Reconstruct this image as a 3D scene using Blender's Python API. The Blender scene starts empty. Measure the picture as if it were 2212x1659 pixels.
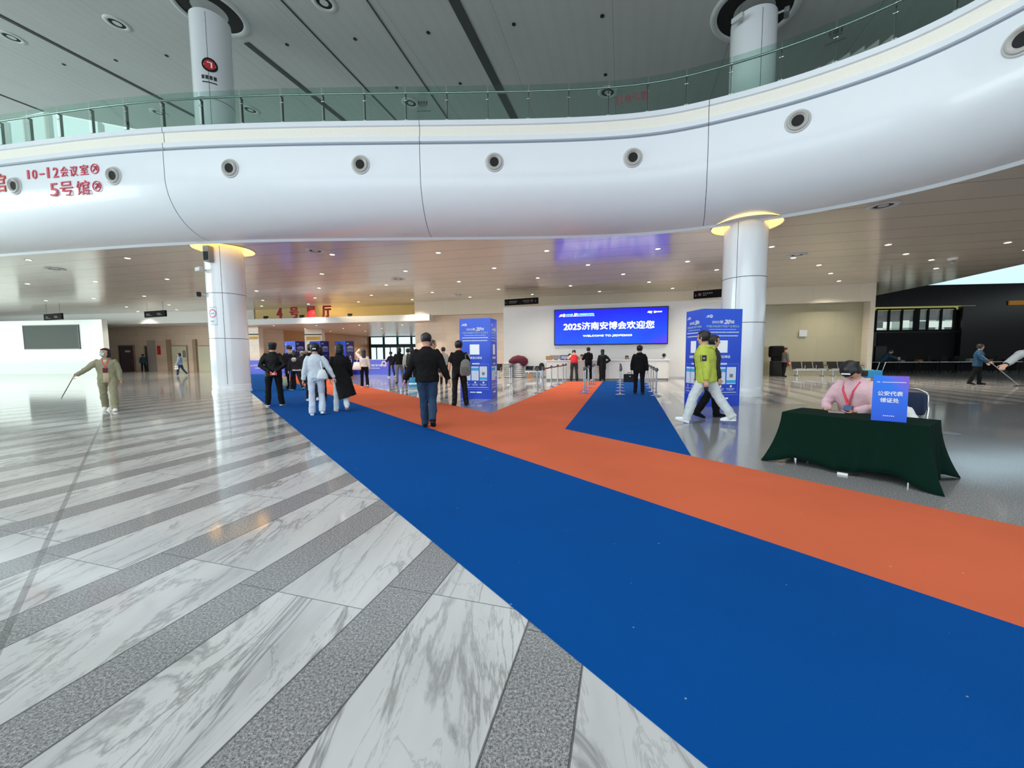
import bpy, bmesh, math, random
from mathutils import Vector as V, Matrix
random.seed(7)
S = bpy.context.scene
COL = S.collection
R = math.radians
PI = math.pi

# ------------------------------------------------------------------ camera
FP = 828.0
CH = 1.35
pit = math.atan(61.5/FP)
rho = 0.0065
fw = V((0, math.cos(pit), -math.sin(pit)))
r0 = V((1, 0, 0)); u0 = V((0, math.sin(pit), math.cos(pit)))
rr = r0*math.cos(rho) - u0*math.sin(rho)
uu = u0*math.cos(rho) + r0*math.sin(rho)
O = V((0, 0, CH))
cd = bpy.data.cameras.new('camera')
cam = bpy.data.objects.new('camera', cd); COL.objects.link(cam)
cd.sensor_fit = 'HORIZONTAL'; cd.sensor_width = 36.0
cd.lens = FP/2212*36.0
cd.clip_start = .05; cd.clip_end = 400
cam.matrix_world = Matrix((( rr.x, uu.x, -fw.x, O.x), (rr.y, uu.y, -fw.y, O.y), (rr.z, uu.z, -fw.z, O.z), (0, 0, 0, 1)))
S.camera = cam

def ray(x, y): return fw + rr*((x-1106)/FP) - uu*((y-829.5)/FP)
def at(x, y, z=0.0):
    d = ray(x, y); return O + d*((z-CH)/d.z)
def aty(x, y, Y):
    d = ray(x, y); return O + d*(Y/d.y)
def onwall(x, y, A, B):
    d = ray(x, y); t = V((B[0]-A[0], B[1]-A[1])); n = V((-t.y, t.x))
    return O + d*((n.x*A[0]+n.y*A[1])/(n.x*d.x+n.y*d.y))

# ------------------------------------------------------------------ light and exposure
S.view_settings.view_transform = 'Standard'
S.view_settings.look = 'None'
S.view_settings.exposure = 0.3
S.view_settings.gamma = 1.0
S.view_settings.use_curve_mapping = False
w = bpy.data.worlds.new('sky'); S.world = w; w.use_nodes = True
nt = w.node_tree; nt.nodes.clear()
wo = nt.nodes.new('ShaderNodeOutputWorld'); wb = nt.nodes.new('ShaderNodeBackground')
tc = nt.nodes.new('ShaderNodeTexCoord'); sp = nt.nodes.new('ShaderNodeSeparateXYZ'); cr = nt.nodes.new('ShaderNodeValToRGB')
cr.color_ramp.elements[0].position = 0.0; cr.color_ramp.elements[0].color = (.30, .33, .34, 1)
cr.color_ramp.elements[1].position = 0.06; cr.color_ramp.elements[1].color = (.86, .97, 1.0, 1)
nt.links.new(tc.outputs['Generated'], sp.inputs[0]); nt.links.new(sp.outputs['Z'], cr.inputs[0])
nt.links.new(cr.outputs[0], wb.inputs[0]); wb.inputs[1].default_value = 1.0
nt.links.new(wb.outputs[0], wo.inputs[0])

def area(name, loc, target, sx, sy, power, color, spread=180):
    l = bpy.data.lights.new(name, 'AREA'); l.shape = 'RECTANGLE'; l.size = sx; l.size_y = sy
    l.energy = power; l.color = color; l.spread = R(spread)
    o = bpy.data.objects.new(name, l); COL.objects.link(o); o.location = loc
    o.rotation_euler = (V(target)-V(loc)).to_track_quat('-Z', 'Y').to_euler()
    return o
DAY = (.80, .93, 1.0)
area('daylight_entrance_facade', (-3, -24, 7.0), (-3, 10, 2.5), 56, 12, 3900, DAY)
area('daylight_side_facade', (-46, 8, 6.5), (-14, 20, 6.0), 34, 11, 5900, (.84, 1.0, .96))
area('added_floor_fill', (-4, 1.5, 11.4), (-4, 1.6, 0), 34, 9, 1500, (.93, .97, 1.0))  # fill light added overhead to brighten the floor, no known skylight
area('added_ceiling_fill', (-52, 24, 3.4), (-20, 27, 3.8), 16, 4.5, 450, (.9, 1.0, .96))  # fill light added at far left to brighten the lower ceiling
area('daylight_hall_right', (31, 6, 6.0), (5, 10, 2.0), 16, 7, 260, (.9, .96, 1.0))

# ------------------------------------------------------------------ colour and material helpers
def lin(c):
    return tuple(((v/255)/12.92 if v/255 <= .04045 else ((v/255+.055)/1.055)**2.4) for v in c)
MATS = {}
def mat(name, rgb, rough=.5, metal=0.0, emis=None, es=0.0, spec=None, noise=0.0, nscale=20.0, coat=0.0):
    if name in MATS: return MATS[name]
    m = bpy.data.materials.new(name); m.use_nodes = True
    n = m.node_tree; b = n.nodes['Principled BSDF']
    c = lin(rgb)
    b.inputs['Base Color'].default_value = (*c, 1)
    b.inputs['Roughness'].default_value = rough
    b.inputs['Metallic'].default_value = metal
    if spec is not None: b.inputs['Specular IOR Level'].default_value = spec
    if coat: b.inputs['Coat Weight'].default_value = coat
    if emis is not None:
        b.inputs['Emission Color'].default_value = (*lin(emis), 1); b.inputs['Emission Strength'].default_value = es
    # a faint mottling so that no surface is perfectly flat
    amt = noise if noise else .05
    t = n.nodes.new('ShaderNodeTexCoord'); z = n.nodes.new('ShaderNodeTexNoise'); z.inputs['Scale'].default_value = nscale; z.inputs['Detail'].default_value = 3
    mx = n.nodes.new('ShaderNodeMix'); mx.data_type = 'RGBA'
    mx.inputs[6].default_value = (*[v*(1-amt) for v in c], 1); mx.inputs[7].default_value = (*[min(1, v*(1+amt)) for v in c], 1)
    n.links.new(t.outputs['Object'], z.inputs['Vector']); n.links.new(z.outputs[0], mx.inputs[0]); n.links.new(mx.outputs[2], b.inputs['Base Color'])
    MATS[name] = m
    return m
class NB:
    """tiny node builder"""
    def __init__(s, name):
        s.m = bpy.data.materials.new(name); s.m.use_nodes = True; s.n = s.m.node_tree; s.b = s.n.nodes['Principled BSDF']
        MATS[name] = s.m
    def node(s, t, **k):
        x = s.n.nodes.new(t)
        for a, b in k.items(): setattr(x, a, b)
        return x
    def set(s, inp, v):
        if hasattr(v, 'is_output') or isinstance(v, bpy.types.NodeSocket): s.n.links.new(v, inp)
        else: inp.default_value = v
    def math(s, op, a, b=0.0, c=None, clamp=False):
        x = s.node('ShaderNodeMath', operation=op, use_clamp=clamp); s.set(x.inputs[0], a); s.set(x.inputs[1], b)
        if c is not None: s.set(x.inputs[2], c)
        return x.outputs[0]
    def mix(s, f, a, b):
        x = s.node('ShaderNodeMix', data_type='RGBA'); s.set(x.inputs[0], f); s.set(x.inputs[6], a); s.set(x.inputs[7], b); return x.outputs[2]
    def noise(s, vec, scale, detail=3, rough=.5, dist=0.0):
        x = s.node('ShaderNodeTexNoise'); s.set(x.inputs['Vector'], vec); x.inputs['Scale'].default_value = scale
        x.inputs['Detail'].default_value = detail; x.inputs['Roughness'].default_value = rough; x.inputs['Distortion'].default_value = dist
        return x.outputs[0]
    def ramp(s, f, stops):
        x = s.node('ShaderNodeValToRGB'); e = x.color_ramp.elements
        while len(e) < len(stops): e.new(.5)
        for i, (p, c) in enumerate(stops):
            e[i].position = p; e[i].color = c if len(c) == 4 else (*c, 1)
        s.set(x.inputs[0], f); return x.outputs[0]
    def dot(s, vec, d):
        x = s.node('ShaderNodeVectorMath', operation='DOT_PRODUCT'); s.set(x.inputs[0], vec); x.inputs[1].default_value = d; return x.outputs['Value']
G = lambda v: (v, v, v, 1)

# ------------------------------------------------------------------ mesh helpers
class MB:
    def __init__(s): s.v = []; s.f = []; s.mi = []
    def add(s, vs, fs, m=0):
        o = len(s.v); s.v += [V(p) for p in vs]
        for f in fs: s.f.append([i+o for i in f]); s.mi.append(m)
        return s
    def obox(s, o, ax, ay, az, m=0):
        """box from a corner and three edge vectors"""
        o, ax, ay, az = V(o), V(ax), V(ay), V(az)
        vs = [o, o+ax, o+ax+ay, o+ay, o+az, o+ax+az, o+ax+ay+az, o+ay+az]
        return s.add(vs, [(0, 3, 2, 1), (4, 5, 6, 7), (0, 1, 5, 4), (1, 2, 6, 5), (2, 3, 7, 6), (3, 0, 4, 7)], m)
    def box(s, c, d, rz=0, m=0):
        c = V(c); x = V((math.cos(rz), math.sin(rz), 0))*d[0]; y = V((-math.sin(rz), math.cos(rz), 0))*d[1]; z = V((0, 0, d[2]))
        return s.obox(c-x/2-y/2-z/2, x, y, z, m)
    def prism(s, poly, z0, z1, m=0):
        n = len(poly); vs = [V((p[0], p[1], z0)) for p in poly]+[V((p[0], p[1], z1)) for p in poly]
        fs = [tuple(reversed(range(n))), tuple(range(n, 2*n))]+[(i, (i+1) % n, n+(i+1) % n, n+i) for i in range(n)]
        return s.add(vs, fs, m)
    def quad(s, a, b, c, d, m=0): return s.add([a, b, c, d], [(0, 1, 2, 3)], m)
    def loft(s, C, RX, RY, side=(1, 0, 0), n=12, m=0, sq=1.0, cap=True):
        """closed tube of elliptical rings; side gives the x axis of the rings"""
        C = [V(c) for c in C]; rings = []
        for i, c in enumerate(C):
            t = (C[min(i+1, len(C)-1)]-C[max(i-1, 0)])
            t = t.normalized() if t.length > 1e-9 else V((0, 0, 1))
            sd = V(side[i]) if isinstance(side, list) else V(side)
            sd = sd - t*sd.dot(t)
            if sd.length < 1e-4: sd = t.orthogonal()
            sd.normalize(); ot = t.cross(sd)
            ring = []
            for k in range(n):
                a = 2*PI*k/n; ca, sa = math.cos(a), math.sin(a)
                if sq != 1.0:
                    ca = math.copysign(abs(ca)**sq, ca); sa = math.copysign(abs(sa)**sq, sa)
                ring.append(c+sd*(RX[i]*ca)+ot*(RY[i]*sa))
            rings.append(ring)
        vs = [p for r in rings for p in r]; fs = []
        for i in range(len(rings)-1):
            for k in range(n):
                k2 = (k+1) % n; fs.append((i*n+k, i*n+k2, (i+1)*n+k2, (i+1)*n+k))
        if cap:
            fs.append(tuple(reversed(range(n)))); fs.append(tuple(range((len(rings)-1)*n, len(rings)*n)))
        return s.add(vs, fs, m)
    def tube(s, pts, r, n=8, m=0):
        rs = r if isinstance(r, (list, tuple)) else [r]*len(pts)
        return s.loft(pts, rs, rs, (.31, .52, .11), n, m)
    def cap(s, a, b, ra, rb=None, n=12, m=0, flat=1.0, side=(1, 0, 0)):
        """capsule from a to b"""
        rb = ra if rb is None else rb; a, b = V(a), V(b); d = (b-a); L = d.length; d = d.normalized() if L > 1e-9 else V((0, 0, 1))
        C = []; RR = []
        for k in (-1, -.85, -.5, 0): C.append(a+d*(ra*k)); RR.append(ra*math.sqrt(max(0.0004, 1-k*k)))
        for k in (0, .5, .85, 1): C.append(b+d*(rb*k)); RR.append(rb*math.sqrt(max(0.0004, 1-k*k)))
        return s.loft(C, RR, [x*flat for x in RR], side, n, m)
    def ball(s, c, r, n=12, m=0):
        c = V(c); r = (r, r, r) if not isinstance(r, (tuple, list)) else r
        C = []; RX = []; RY = []
        for k in range(9):
            a = -PI/2+PI*k/8; C.append(c+V((0, 0, math.sin(a)*r[2]))); q = max(.02, math.cos(a)); RX.append(r[0]*q); RY.append(r[1]*q)
        return s.loft(C, RX, RY, (1, 0, 0), n, m)
    def lathe(s, prof, o=(0, 0, 0), ax=(0, 0, 1), n=32, m=0):
        """prof: list of (radius, height) about axis ax through o"""
        o = V(o); ax = V(ax).normalized(); a = ax.orthogonal().normalized(); b = ax.cross(a); vs = []
        for r, h in prof:
            for k in range(n):
                t = 2*PI*k/n; vs.append(o+ax*h+(a*math.cos(t)+b*math.sin(t))*r)
        fs = [(i*n+k, i*n+(k+1) % n, (i+1)*n+(k+1) % n, (i+1)*n+k) for i in range(len(prof)-1) for k in range(n)]
        return s.add(vs, fs, m)
    def xf(s, M): s.v = [M @ p for p in s.v]; return s
    def mesh(s, name, mats):
        me = bpy.data.meshes.new(name); me.from_pydata([tuple(p) for p in s.v], [], s.f); me.validate()
        ms = mats if isinstance(mats, (list, tuple)) else [mats]
        for x in ms: me.materials.append(x)
        if len(me.polygons) == len(s.mi):
            me.polygons.foreach_set('material_index', s.mi)
        return me
    def build(s, name, mats, parent=None, smooth=False, bevel=0.0, angle=None):
        me = s.mesh(name, mats)
        bm = bmesh.new(); bm.from_mesh(me)
        bmesh.ops.recalc_face_normals(bm, faces=bm.faces); bm.to_mesh(me); bm.free()
        o = bpy.data.objects.new(name, me); COL.objects.link(o)
        if parent: o.parent = parent
        if bevel:
            b = o.modifiers.new('bevel', 'BEVEL'); b.width = bevel; b.segments = 2; b.limit_method = 'ANGLE'
        if smooth:
            me.polygons.foreach_set('use_smooth', [True]*len(me.polygons))
        elif angle: 
            me.polygons.foreach_set('use_smooth', [True]*len(me.polygons)); me.set_sharp_from_angle(angle=R(angle))
        me.update()
        return o

def tag(o, label, cat, group=None, kind=None):
    if label: o['label'] = label
    if cat: o['category'] = cat
    if group: o['group'] = group
    if kind: o['kind'] = kind
    return o
def thing(name, label, cat, loc=(0, 0, 0), rz=0, group=None):
    o = bpy.data.objects.new(name, None); COL.objects.link(o); o.location = loc; o.rotation_euler = (0, 0, rz)
    return tag(o, label, cat, group)
def struct(o, label=None, cat=None):
    o['kind'] = 'structure'
    if label: o['label'] = label
    if cat: o['category'] = cat
    return o
def dup(root, loc, rz=0, label=None, group=None):
    c = root.copy(); COL.objects.link(c); c.location = loc; c.rotation_euler = (0, 0, rz)
    if label: c['label'] = label
    if group: c['group'] = group
    for ch in list(root.children):
        d = ch.copy(); COL.objects.link(d); d.parent = c
        for g in list(ch.children):
            e = g.copy(); COL.objects.link(e); e.parent = d
    return c
_tc = {}
def text_mesh(body, bold=0.0):
    k = (body, bold)
    if k in _tc: return _tc[k]
    c = bpy.data.curves.new('lettering', 'FONT'); c.body = body; c.resolution_u = 3
    o = bpy.data.objects.new('lettering', c); COL.objects.link(o)
    dg = bpy.context.evaluated_depsgraph_get()
    me = bpy.data.meshes.new_from_object(o.evaluated_get(dg))
    vs = [tuple(v.co) for v in me.vertices]; fs = [tuple(p.vertices) for p in me.polygons]
    bpy.data.objects.remove(o); bpy.data.curves.remove(c); bpy.data.meshes.remove(me)
    x0 = min(v[0] for v in vs); x1 = max(v[0] for v in vs); y0 = min(v[1] for v in vs); y1 = max(v[1] for v in vs)
    if bold > .012:      # heavier strokes: the same glyph laid down again, shifted a little
        V0, F0 = list(vs), list(fs)
        for dx, dy in ((bold, 0), (-bold, 0), (0, bold*.8), (0, -bold*.8)):
            n_ = len(vs); vs = vs+[(a+dx, b+dy, c_) for a, b, c_ in V0]; fs = fs+[tuple(i+n_ for i in f) for f in F0]
    _tc[k] = (vs, fs, x0, x1, y0, y1); return _tc[k]
def lettering(body, o, xd, up, width, height, bold=0.02, depth=.004, m=0, mb=None, slant=0.0):
    """solid letters filling width x height with lower left corner o, along xd, up"""
    vs, fs, x0, x1, y0, y1 = text_mesh(body, bold)
    mb = mb or MB(); xd = V(xd).normalized(); up = V(up).normalized(); nn = xd.cross(up)
    sx = width/(x1-x0); sy = height/(y1-y0)
    P = [V(o)+xd*((a-x0)*sx+(b-y0)*sy*slant)+up*((b-y0)*sy) for a, b, c in vs]
    n = len(P)
    # boundary edges get side walls so that letters are solid
    ec = {}
    for f in fs:
        for i in range(len(f)):
            a, b = f[i], f[(i+1) % len(f)]; ec[(a, b)] = ec.get((a, b), 0)+1
    side = [(a, b, b+n, a+n) for (a, b) in ec if (b, a) not in ec]
    mb.add([p+nn*depth for p in P]+[p for p in P], [tuple(f) for f in fs]+side, m)
    return mb

def remesh(mb, voxel, name, mats, parent, smooth_it=2, paint=None):
    me = mb.mesh(name, mats); o = bpy.data.objects.new(name, me); COL.objects.link(o)
    r = o.modifiers.new('r', 'REMESH'); r.mode = 'VOXEL'; r.voxel_size = voxel; r.use_smooth_shade = True
    if name in ('jacket', 'trousers', 'coat', 'shirt', 'hood'):      # soft cloth folds
        if 'folds' not in bpy.data.textures:
            tx = bpy.data.textures.new('folds', 'CLOUDS'); tx.noise_scale = .085; tx.noise_depth = 2
            bpy.data.textures.new('folds_long', 'CLOUDS').noise_scale = .21
        dp = o.modifiers.new('d', 'DISPLACE'); dp.texture = bpy.data.textures['folds']; dp.strength = .024; dp.mid_level = .45; dp.texture_coords = 'LOCAL'
        dp = o.modifiers.new('d2', 'DISPLACE'); dp.texture = bpy.data.textures['folds_long']; dp.strength = .022; dp.mid_level = .45; dp.texture_coords = 'LOCAL'
    if smooth_it:
        q = o.modifiers.new('s', 'SMOOTH'); q.factor = .5; q.iterations = smooth_it
    dg = bpy.context.evaluated_depsgraph_get()
    nm = bpy.data.meshes.new_from_object(o.evaluated_get(dg))
    bpy.data.objects.remove(o); bpy.data.meshes.remove(me)
    nm.name = name; nm.materials.clear()
    for x in (mats if isinstance(mats, (list, tuple)) else [mats]): nm.materials.append(x)
    mi = [0]*len(nm.polygons)
    if paint:
        vs = nm.vertices
        mi = [paint(p.center) for p in nm.polygons]
    nm.polygons.foreach_set('material_index', mi)
    nm.polygons.foreach_set('use_smooth', [True]*len(nm.polygons))
    o = bpy.data.objects.new(name, nm); COL.objects.link(o); o.parent = parent
    return o
#%%MATERIALS
# ------------------------------------------------------------------ materials
SD = V((.279, .960, 0)); SU = V((.960, -.279, 0))     # direction of the floor bands and across them
def floor_material():
    B = NB('polished_stone_floor'); g = B.node('ShaderNodeNewGeometry'); P = g.outputs['Position']
    u = B.dot(P, SU); v = B.dot(P, SD)
    # bands: granite 0.30 m, marble 0.56 m
    per = .872
    ph = B.math('FRACT', B.math('DIVIDE', B.math('ADD', u, 1.317+per*100), per))
    gran = B.math('LESS_THAN', ph, .335)
    edge = B.math('MINIMUM', B.math('ABSOLUTE', B.math('SUBTRACT', ph, .335)), B.math('MINIMUM', ph, B.math('SUBTRACT', 1.0, ph)))
    jedge = B.math('LESS_THAN', edge, .0055)
    # plain granite field on the right of the carpet
    sx = B.node('ShaderNodeSeparateXYZ'); B.set(sx.inputs[0], P)
    side = B.math('GREATER_THAN', B.dot(P, (.785, .619, 0)), 1.9)
    near = B.math('LESS_THAN', B.math('ADD', sx.outputs[1], B.math('MULTIPLY', sx.outputs[0], .06)), 10.75)
    field = B.math('MULTIPLY', side, near)
    isg = B.math('MAXIMUM', gran, field)
    # cross joints
    band = B.math('FLOOR', B.math('DIVIDE', B.math('ADD', u, 1.317+per*100), per))
    vv = B.math('ADD', v, B.math('MULTIPLY', B.math('FRACT', B.math('MULTIPLY', band, .37)), .35))
    jv = B.math('ABSOLUTE', B.math('SUBTRACT', B.math('FRACT', B.math('DIVIDE', B.math('ADD', vv, 100.0), 1.25)), .5))
    jc = B.math('LESS_THAN', jv, .0022)
    # old expansion joint
    q = B.math('ABSOLUTE', B.math('SUBTRACT', B.dot(P, (.710, .704, 0)), -.515))
    xj = B.math('MULTIPLY', B.math('LESS_THAN', q, .016), B.math('SUBTRACT', 1.0, side))
    # granite speckle
    n1 = B.noise(P, 90, 4, .7); n2 = B.noise(P, 260, 2, .6)
    gs = B.math('ADD', B.math('MULTIPLY', n1, .6), B.math('MULTIPLY', n2, .4))
    gcol = B.ramp(gs, [(.36, lin((58, 58, 59))), (.47, lin((124, 124, 124))), (.55, lin((158, 158, 158))), (.66, lin((206, 206, 205)))])
    # marble: veins that run diagonally, different in every slab
    mp = B.node('ShaderNodeMapping'); B.set(mp.inputs['Vector'], P); mp.inputs['Rotation'].default_value = (0, 0, R(-28)); mp.inputs['Scale'].default_value = (2.6, .55, 1)
    off = B.node('ShaderNodeCombineXYZ'); B.set(off.inputs[0], B.math('MULTIPLY', band, 3.7)); B.set(off.inputs[1], B.math('MULTIPLY', B.math('FLOOR', B.math('DIVIDE', B.math('ADD', vv, 100.625), 1.25)), 5.1))
    va = B.node('ShaderNodeVectorMath', operation='ADD'); B.set(va.inputs[0], mp.outputs[0]); B.set(va.inputs[1], off.outputs[0])
    a = B.noise(va.outputs[0], .95, 7, .6, .7)
    vein = B.math('SUBTRACT', 1.0, B.math('MULTIPLY', B.math('ABSOLUTE', B.math('SUBTRACT', a, .5)), 46.0), clamp=True)
    b = B.noise(va.outputs[0], 2.1, 6, .62, .9)
    vein2 = B.math('SUBTRACT', 1.0, B.math('MULTIPLY', B.math('ABSOLUTE', B.math('SUBTRACT', b, .47)), 60.0), clamp=True)
    cl = B.noise(va.outputs[0], .9, 4, .55, .4)
    base = B.ramp(cl, [(.30, lin((172, 172, 172))), (.46, lin((193, 193, 192))), (.70, lin((206, 206, 204)))])
    vm = B.noise(va.outputs[0], .8, 2)
    vk = B.math('MULTIPLY', B.math('MAXIMUM', B.math('MULTIPLY', vein, .70), B.math('MULTIPLY', vein2, .38)), B.math('MULTIPLY', vm, 1.5), clamp=True)
    mcol = B.mix(vk, base, (*lin((92, 91, 90)), 1))
    col = B.mix(isg, mcol, gcol)
    jall = B.math('MULTIPLY', B.math('MAXIMUM', jedge, jc), B.math('SUBTRACT', 1.0, field))
    col = B.mix(B.math('MULTIPLY', jall, .75), col, (*lin((60, 58, 56)), 1))
    col = B.mix(B.math('MULTIPLY', xj, .55), col, (*lin((92, 90, 88)), 1))
    B.set(B.b.inputs['Base Color'], col)
    rn = B.noise(P, 1.1, 3)
    B.set(B.b.inputs['Roughness'], B.math('ADD', B.math('MULTIPLY', rn, .05), B.math('MULTIPLY_ADD', isg, .03, .05)))
    B.b.inputs['IOR'].default_value = 1.56
    bp = B.node('ShaderNodeBump'); bp.inputs['Strength'].default_value = .05; bp.inputs['Distance'].default_value = .01
    B.set(bp.inputs['Height'], B.noise(P, 2.2, 2)); B.n.links.new(bp.outputs[0], B.b.inputs['Normal'])
    return B.m
def carpet_material(name, rgb):
    B = NB(name); g = B.node('ShaderNodeNewGeometry'); P = g.outputs['Position']; c = lin(rgb)
    n = B.noise(P, 300, 2, .7); big = B.noise(P, .7, 3)
    k = B.math('ADD', B.math('MULTIPLY', n, .35), B.math('MULTIPLY', big, .25))
    col = B.ramp(k, [(.15, tuple(v*.78 for v in c)), (.45, tuple(min(1, v*1.2) for v in c))])
    fl = B.math('GREATER_THAN', B.noise(P, 38, 0), .885)
    col = B.mix(B.math('MULTIPLY', fl, .5), col, (.55, .6, .65, 1))
    B.set(B.b.inputs['Base Color'], col); B.b.inputs['Roughness'].default_value = .95; B.b.inputs['Specular IOR Level'].default_value = .09
    bp = B.node('ShaderNodeBump'); bp.inputs['Strength'].default_value = .3; bp.inputs['Distance'].default_value = .004
    B.set(bp.inputs['Height'], n); B.n.links.new(bp.outputs[0], B.b.inputs['Normal'])
    return B.m
WD = V((.974, -.228, 0))      # direction of the back wall
WN = V((.228, .974, 0))
def panel_ceiling(name, rgb, rough, d_across, period, line_w, dots, metal=0.0, bright_line=.0):
    B = NB(name); g = B.node('ShaderNodeNewGeometry'); P = g.outputs['Position']; c = lin(rgb)
    t = B.dot(P, d_across); ph = B.math('ABSOLUTE', B.math('SUBTRACT', B.math('FRACT', B.math('DIVIDE', B.math('ADD', t, 200.0), period)), .5))
    ln = B.math('LESS_THAN', ph, line_w/period)
    n = B.noise(P, .5, 2)
    col = B.mix(n, (*[v*.92 for v in c], 1), (*[min(1, v*1.08) for v in c], 1))
    col = B.mix(ln, col, (*[v*.35 for v in c], 1))
    if dots:
        vo = B.node('ShaderNodeTexVoronoi'); B.set(vo.inputs['Vector'], P); vo.inputs['Scale'].default_value = dots; vo.inputs['Randomness'].default_value = 0
        dt = B.math('LESS_THAN', vo.outputs['Distance'], .23)
        col = B.mix(B.math('MULTIPLY', dt, .22), col, (0, 0, 0, 1))
    B.set(B.b.inputs['Base Color'], col); B.b.inputs['Roughness'].default_value = rough; B.b.inputs['Metallic'].default_value = metal
    return B.m
def tile_material(name, rgb, sx, sz, rough=.12, joint=.6, vary=.1):
    """stone slabs on a wall, laid in courses; uses world position"""
    B = NB(name); g = B.node('ShaderNodeNewGeometry'); P = g.outputs['Position']; c = lin(rgb)
    s = B.node('ShaderNodeSeparateXYZ'); B.set(s.inputs[0], P)
    a = B.dot(P, tuple(WD)); pa = B.math('DIVIDE', B.math('ADD', a, 200.0), sx); pz = B.math('DIVIDE', B.math('ADD', s.outputs[2], 10.0), sz)
    pa2 = B.math('ADD', pa, B.math('MULTIPLY', B.math('FLOOR', pz), .5))
    e1 = B.math('LESS_THAN', B.math('FRACT', pa2), .012/sx*1.2); e2 = B.math('LESS_THAN', B.math('FRACT', pz), .012/sz*1.2)
    cv = B.node('ShaderNodeCombineXYZ'); B.set(cv.inputs[0], B.math('FLOOR', pa2)); B.set(cv.inputs[1], B.math('FLOOR', pz))
    wn = B.node('ShaderNodeTexWhiteNoise', noise_dimensions='2D'); B.set(wn.inputs['Vector'], cv.outputs[0])
    n = B.noise(P, 1.4, 5, .6, .8)
    k = B.math('ADD', B.math('MULTIPLY', wn.outputs[0], .5), B.math('MULTIPLY', n, .5))
    col = B.mix(k, (*[v*(1-vary) for v in c], 1), (*[min(1, v*(1+vary)) for v in c], 1))
    col = B.mix(B.math('MULTIPLY', B.math('MAXIMUM', e1, e2), joint), col, (*[v*.4 for v in c], 1))
    B.set(B.b.inputs['Base Color'], col); B.b.inputs['Roughness'].default_value = rough
    return B.m
def glass_material(name, tint, refl=.08):
    m = bpy.data.materials.new(name); m.use_nodes = True; n = m.node_tree; n.nodes.clear()
    o = n.nodes.new('ShaderNodeOutputMaterial'); mx = n.nodes.new('ShaderNodeMixShader'); t = n.nodes.new('ShaderNodeBsdfTransparent'); g = n.nodes.new('ShaderNodeBsdfGlossy')
    lw = n.nodes.new('ShaderNodeLayerWeight'); lw.inputs[0].default_value = .5
    f = n.nodes.new('ShaderNodeMath'); f.operation = 'POWER'; f.inputs[1].default_value = 5.0; n.links.new(lw.outputs['Facing'], f.inputs[0])
    ma = n.nodes.new('ShaderNodeMath'); ma.operation = 'MULTIPLY_ADD'; ma.inputs[1].default_value = .9; ma.inputs[2].default_value = .035
    t.inputs[0].default_value = (*tint, 1); g.inputs['Roughness'].default_value = .02; g.inputs[0].default_value = (.9, 1, .96, 1)
    n.links.new(f.outputs[0], ma.inputs[0]); n.links.new(ma.outputs[0], mx.inputs[0]); n.links.new(t.outputs[0], mx.inputs[1]); n.links.new(g.outputs[0], mx.inputs[2]); n.links.new(mx.outputs[0], o.inputs[0])
    MATS[name] = m; return m
M_floor = floor_material()
M_blue = carpet_material('blue_carpet', (2, 74, 146))
M_orange = carpet_material('orange_carpet', (208, 103, 70))
M_ceil = panel_ceiling('metal_panel_ceiling', (216, 206, 194), .17, tuple(WN), 1.25, .012, 0, metal=.12)
M_uceil = panel_ceiling('dark_perforated_ceiling', (182, 183, 182), .5, tuple(SU), 3.8, .006, 17)
M_band = mat('white_fascia_panel', (226, 232, 238), .28, noise=.015, nscale=2, coat=.2)
M_bandwarm = mat('cream_fascia_strip', (240, 237, 226), .35)
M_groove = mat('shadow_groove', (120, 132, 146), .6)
M_seam = mat('dark_panel_seam', (58, 60, 64), .7)
M_col = mat('column_panel', (226, 230, 234), .16, noise=.015, nscale=1.5, coat=.4)
M_white = mat('white_paint', (226, 226, 224), .45, noise=.02, nscale=2)
M_cream = tile_material('cream_stone_band', (226, 216, 200), 2.4, 1.6, .25, .3, .04)
M_tile = tile_material('beige_stone_courses', (224, 200, 178), 2.2, .62, .12, .45, .09)
M_beige = tile_material('beige_stone_slabs', (172, 166, 140), 2.0, 1.55, .14, .22, .06)
M_dark = tile_material('dark_stone_wall', (34, 34, 35), 2.4, 1.5, .22, .5, .12)
M_brown = tile_material('brown_timber_panel', (196, 142, 92), 1.1, 4.0, .3, .4, .12)
M_black = mat('black_board', (18, 18, 20), .8, spec=.2)
M_matblack = mat('matt_black', (14, 14, 15), .75)
M_chrome = mat('brushed_steel', (190, 190, 192), .22, 1.0)
M_dsteel = mat('dark_green_steel', (62, 78, 74), .35, .7)
M_glassrail = glass_material('balustrade_glass', (.80, .90, .86))
M_glass = glass_material('window_glass', (.86, .95, .95))
M_red = mat('red_lettering', (196, 40, 44), .5)
M_redsoft = mat('red_sign_lettering', (206, 62, 88), .5)
M_txt = mat('white_print', (240, 244, 252), .5, emis=(240, 244, 252), es=.05)
M_grey = mat('grey_plastic', (128, 130, 132), .5)
M_lgrey = mat('light_grey_plastic', (196, 198, 198), .5)
M_skin = mat('skin', (206, 160, 134), .55, noise=.06, nscale=30)
M_lamp = mat('lamp_lens', (255, 250, 236), .4, emis=(255, 248, 232), es=6.0)
M_cove = mat('cove_light', (255, 226, 150), .4, emis=(255, 206, 118), es=1.5)
M_yellowcove = mat('yellow_lit_plaster', (226, 196, 128), .5)

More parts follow.
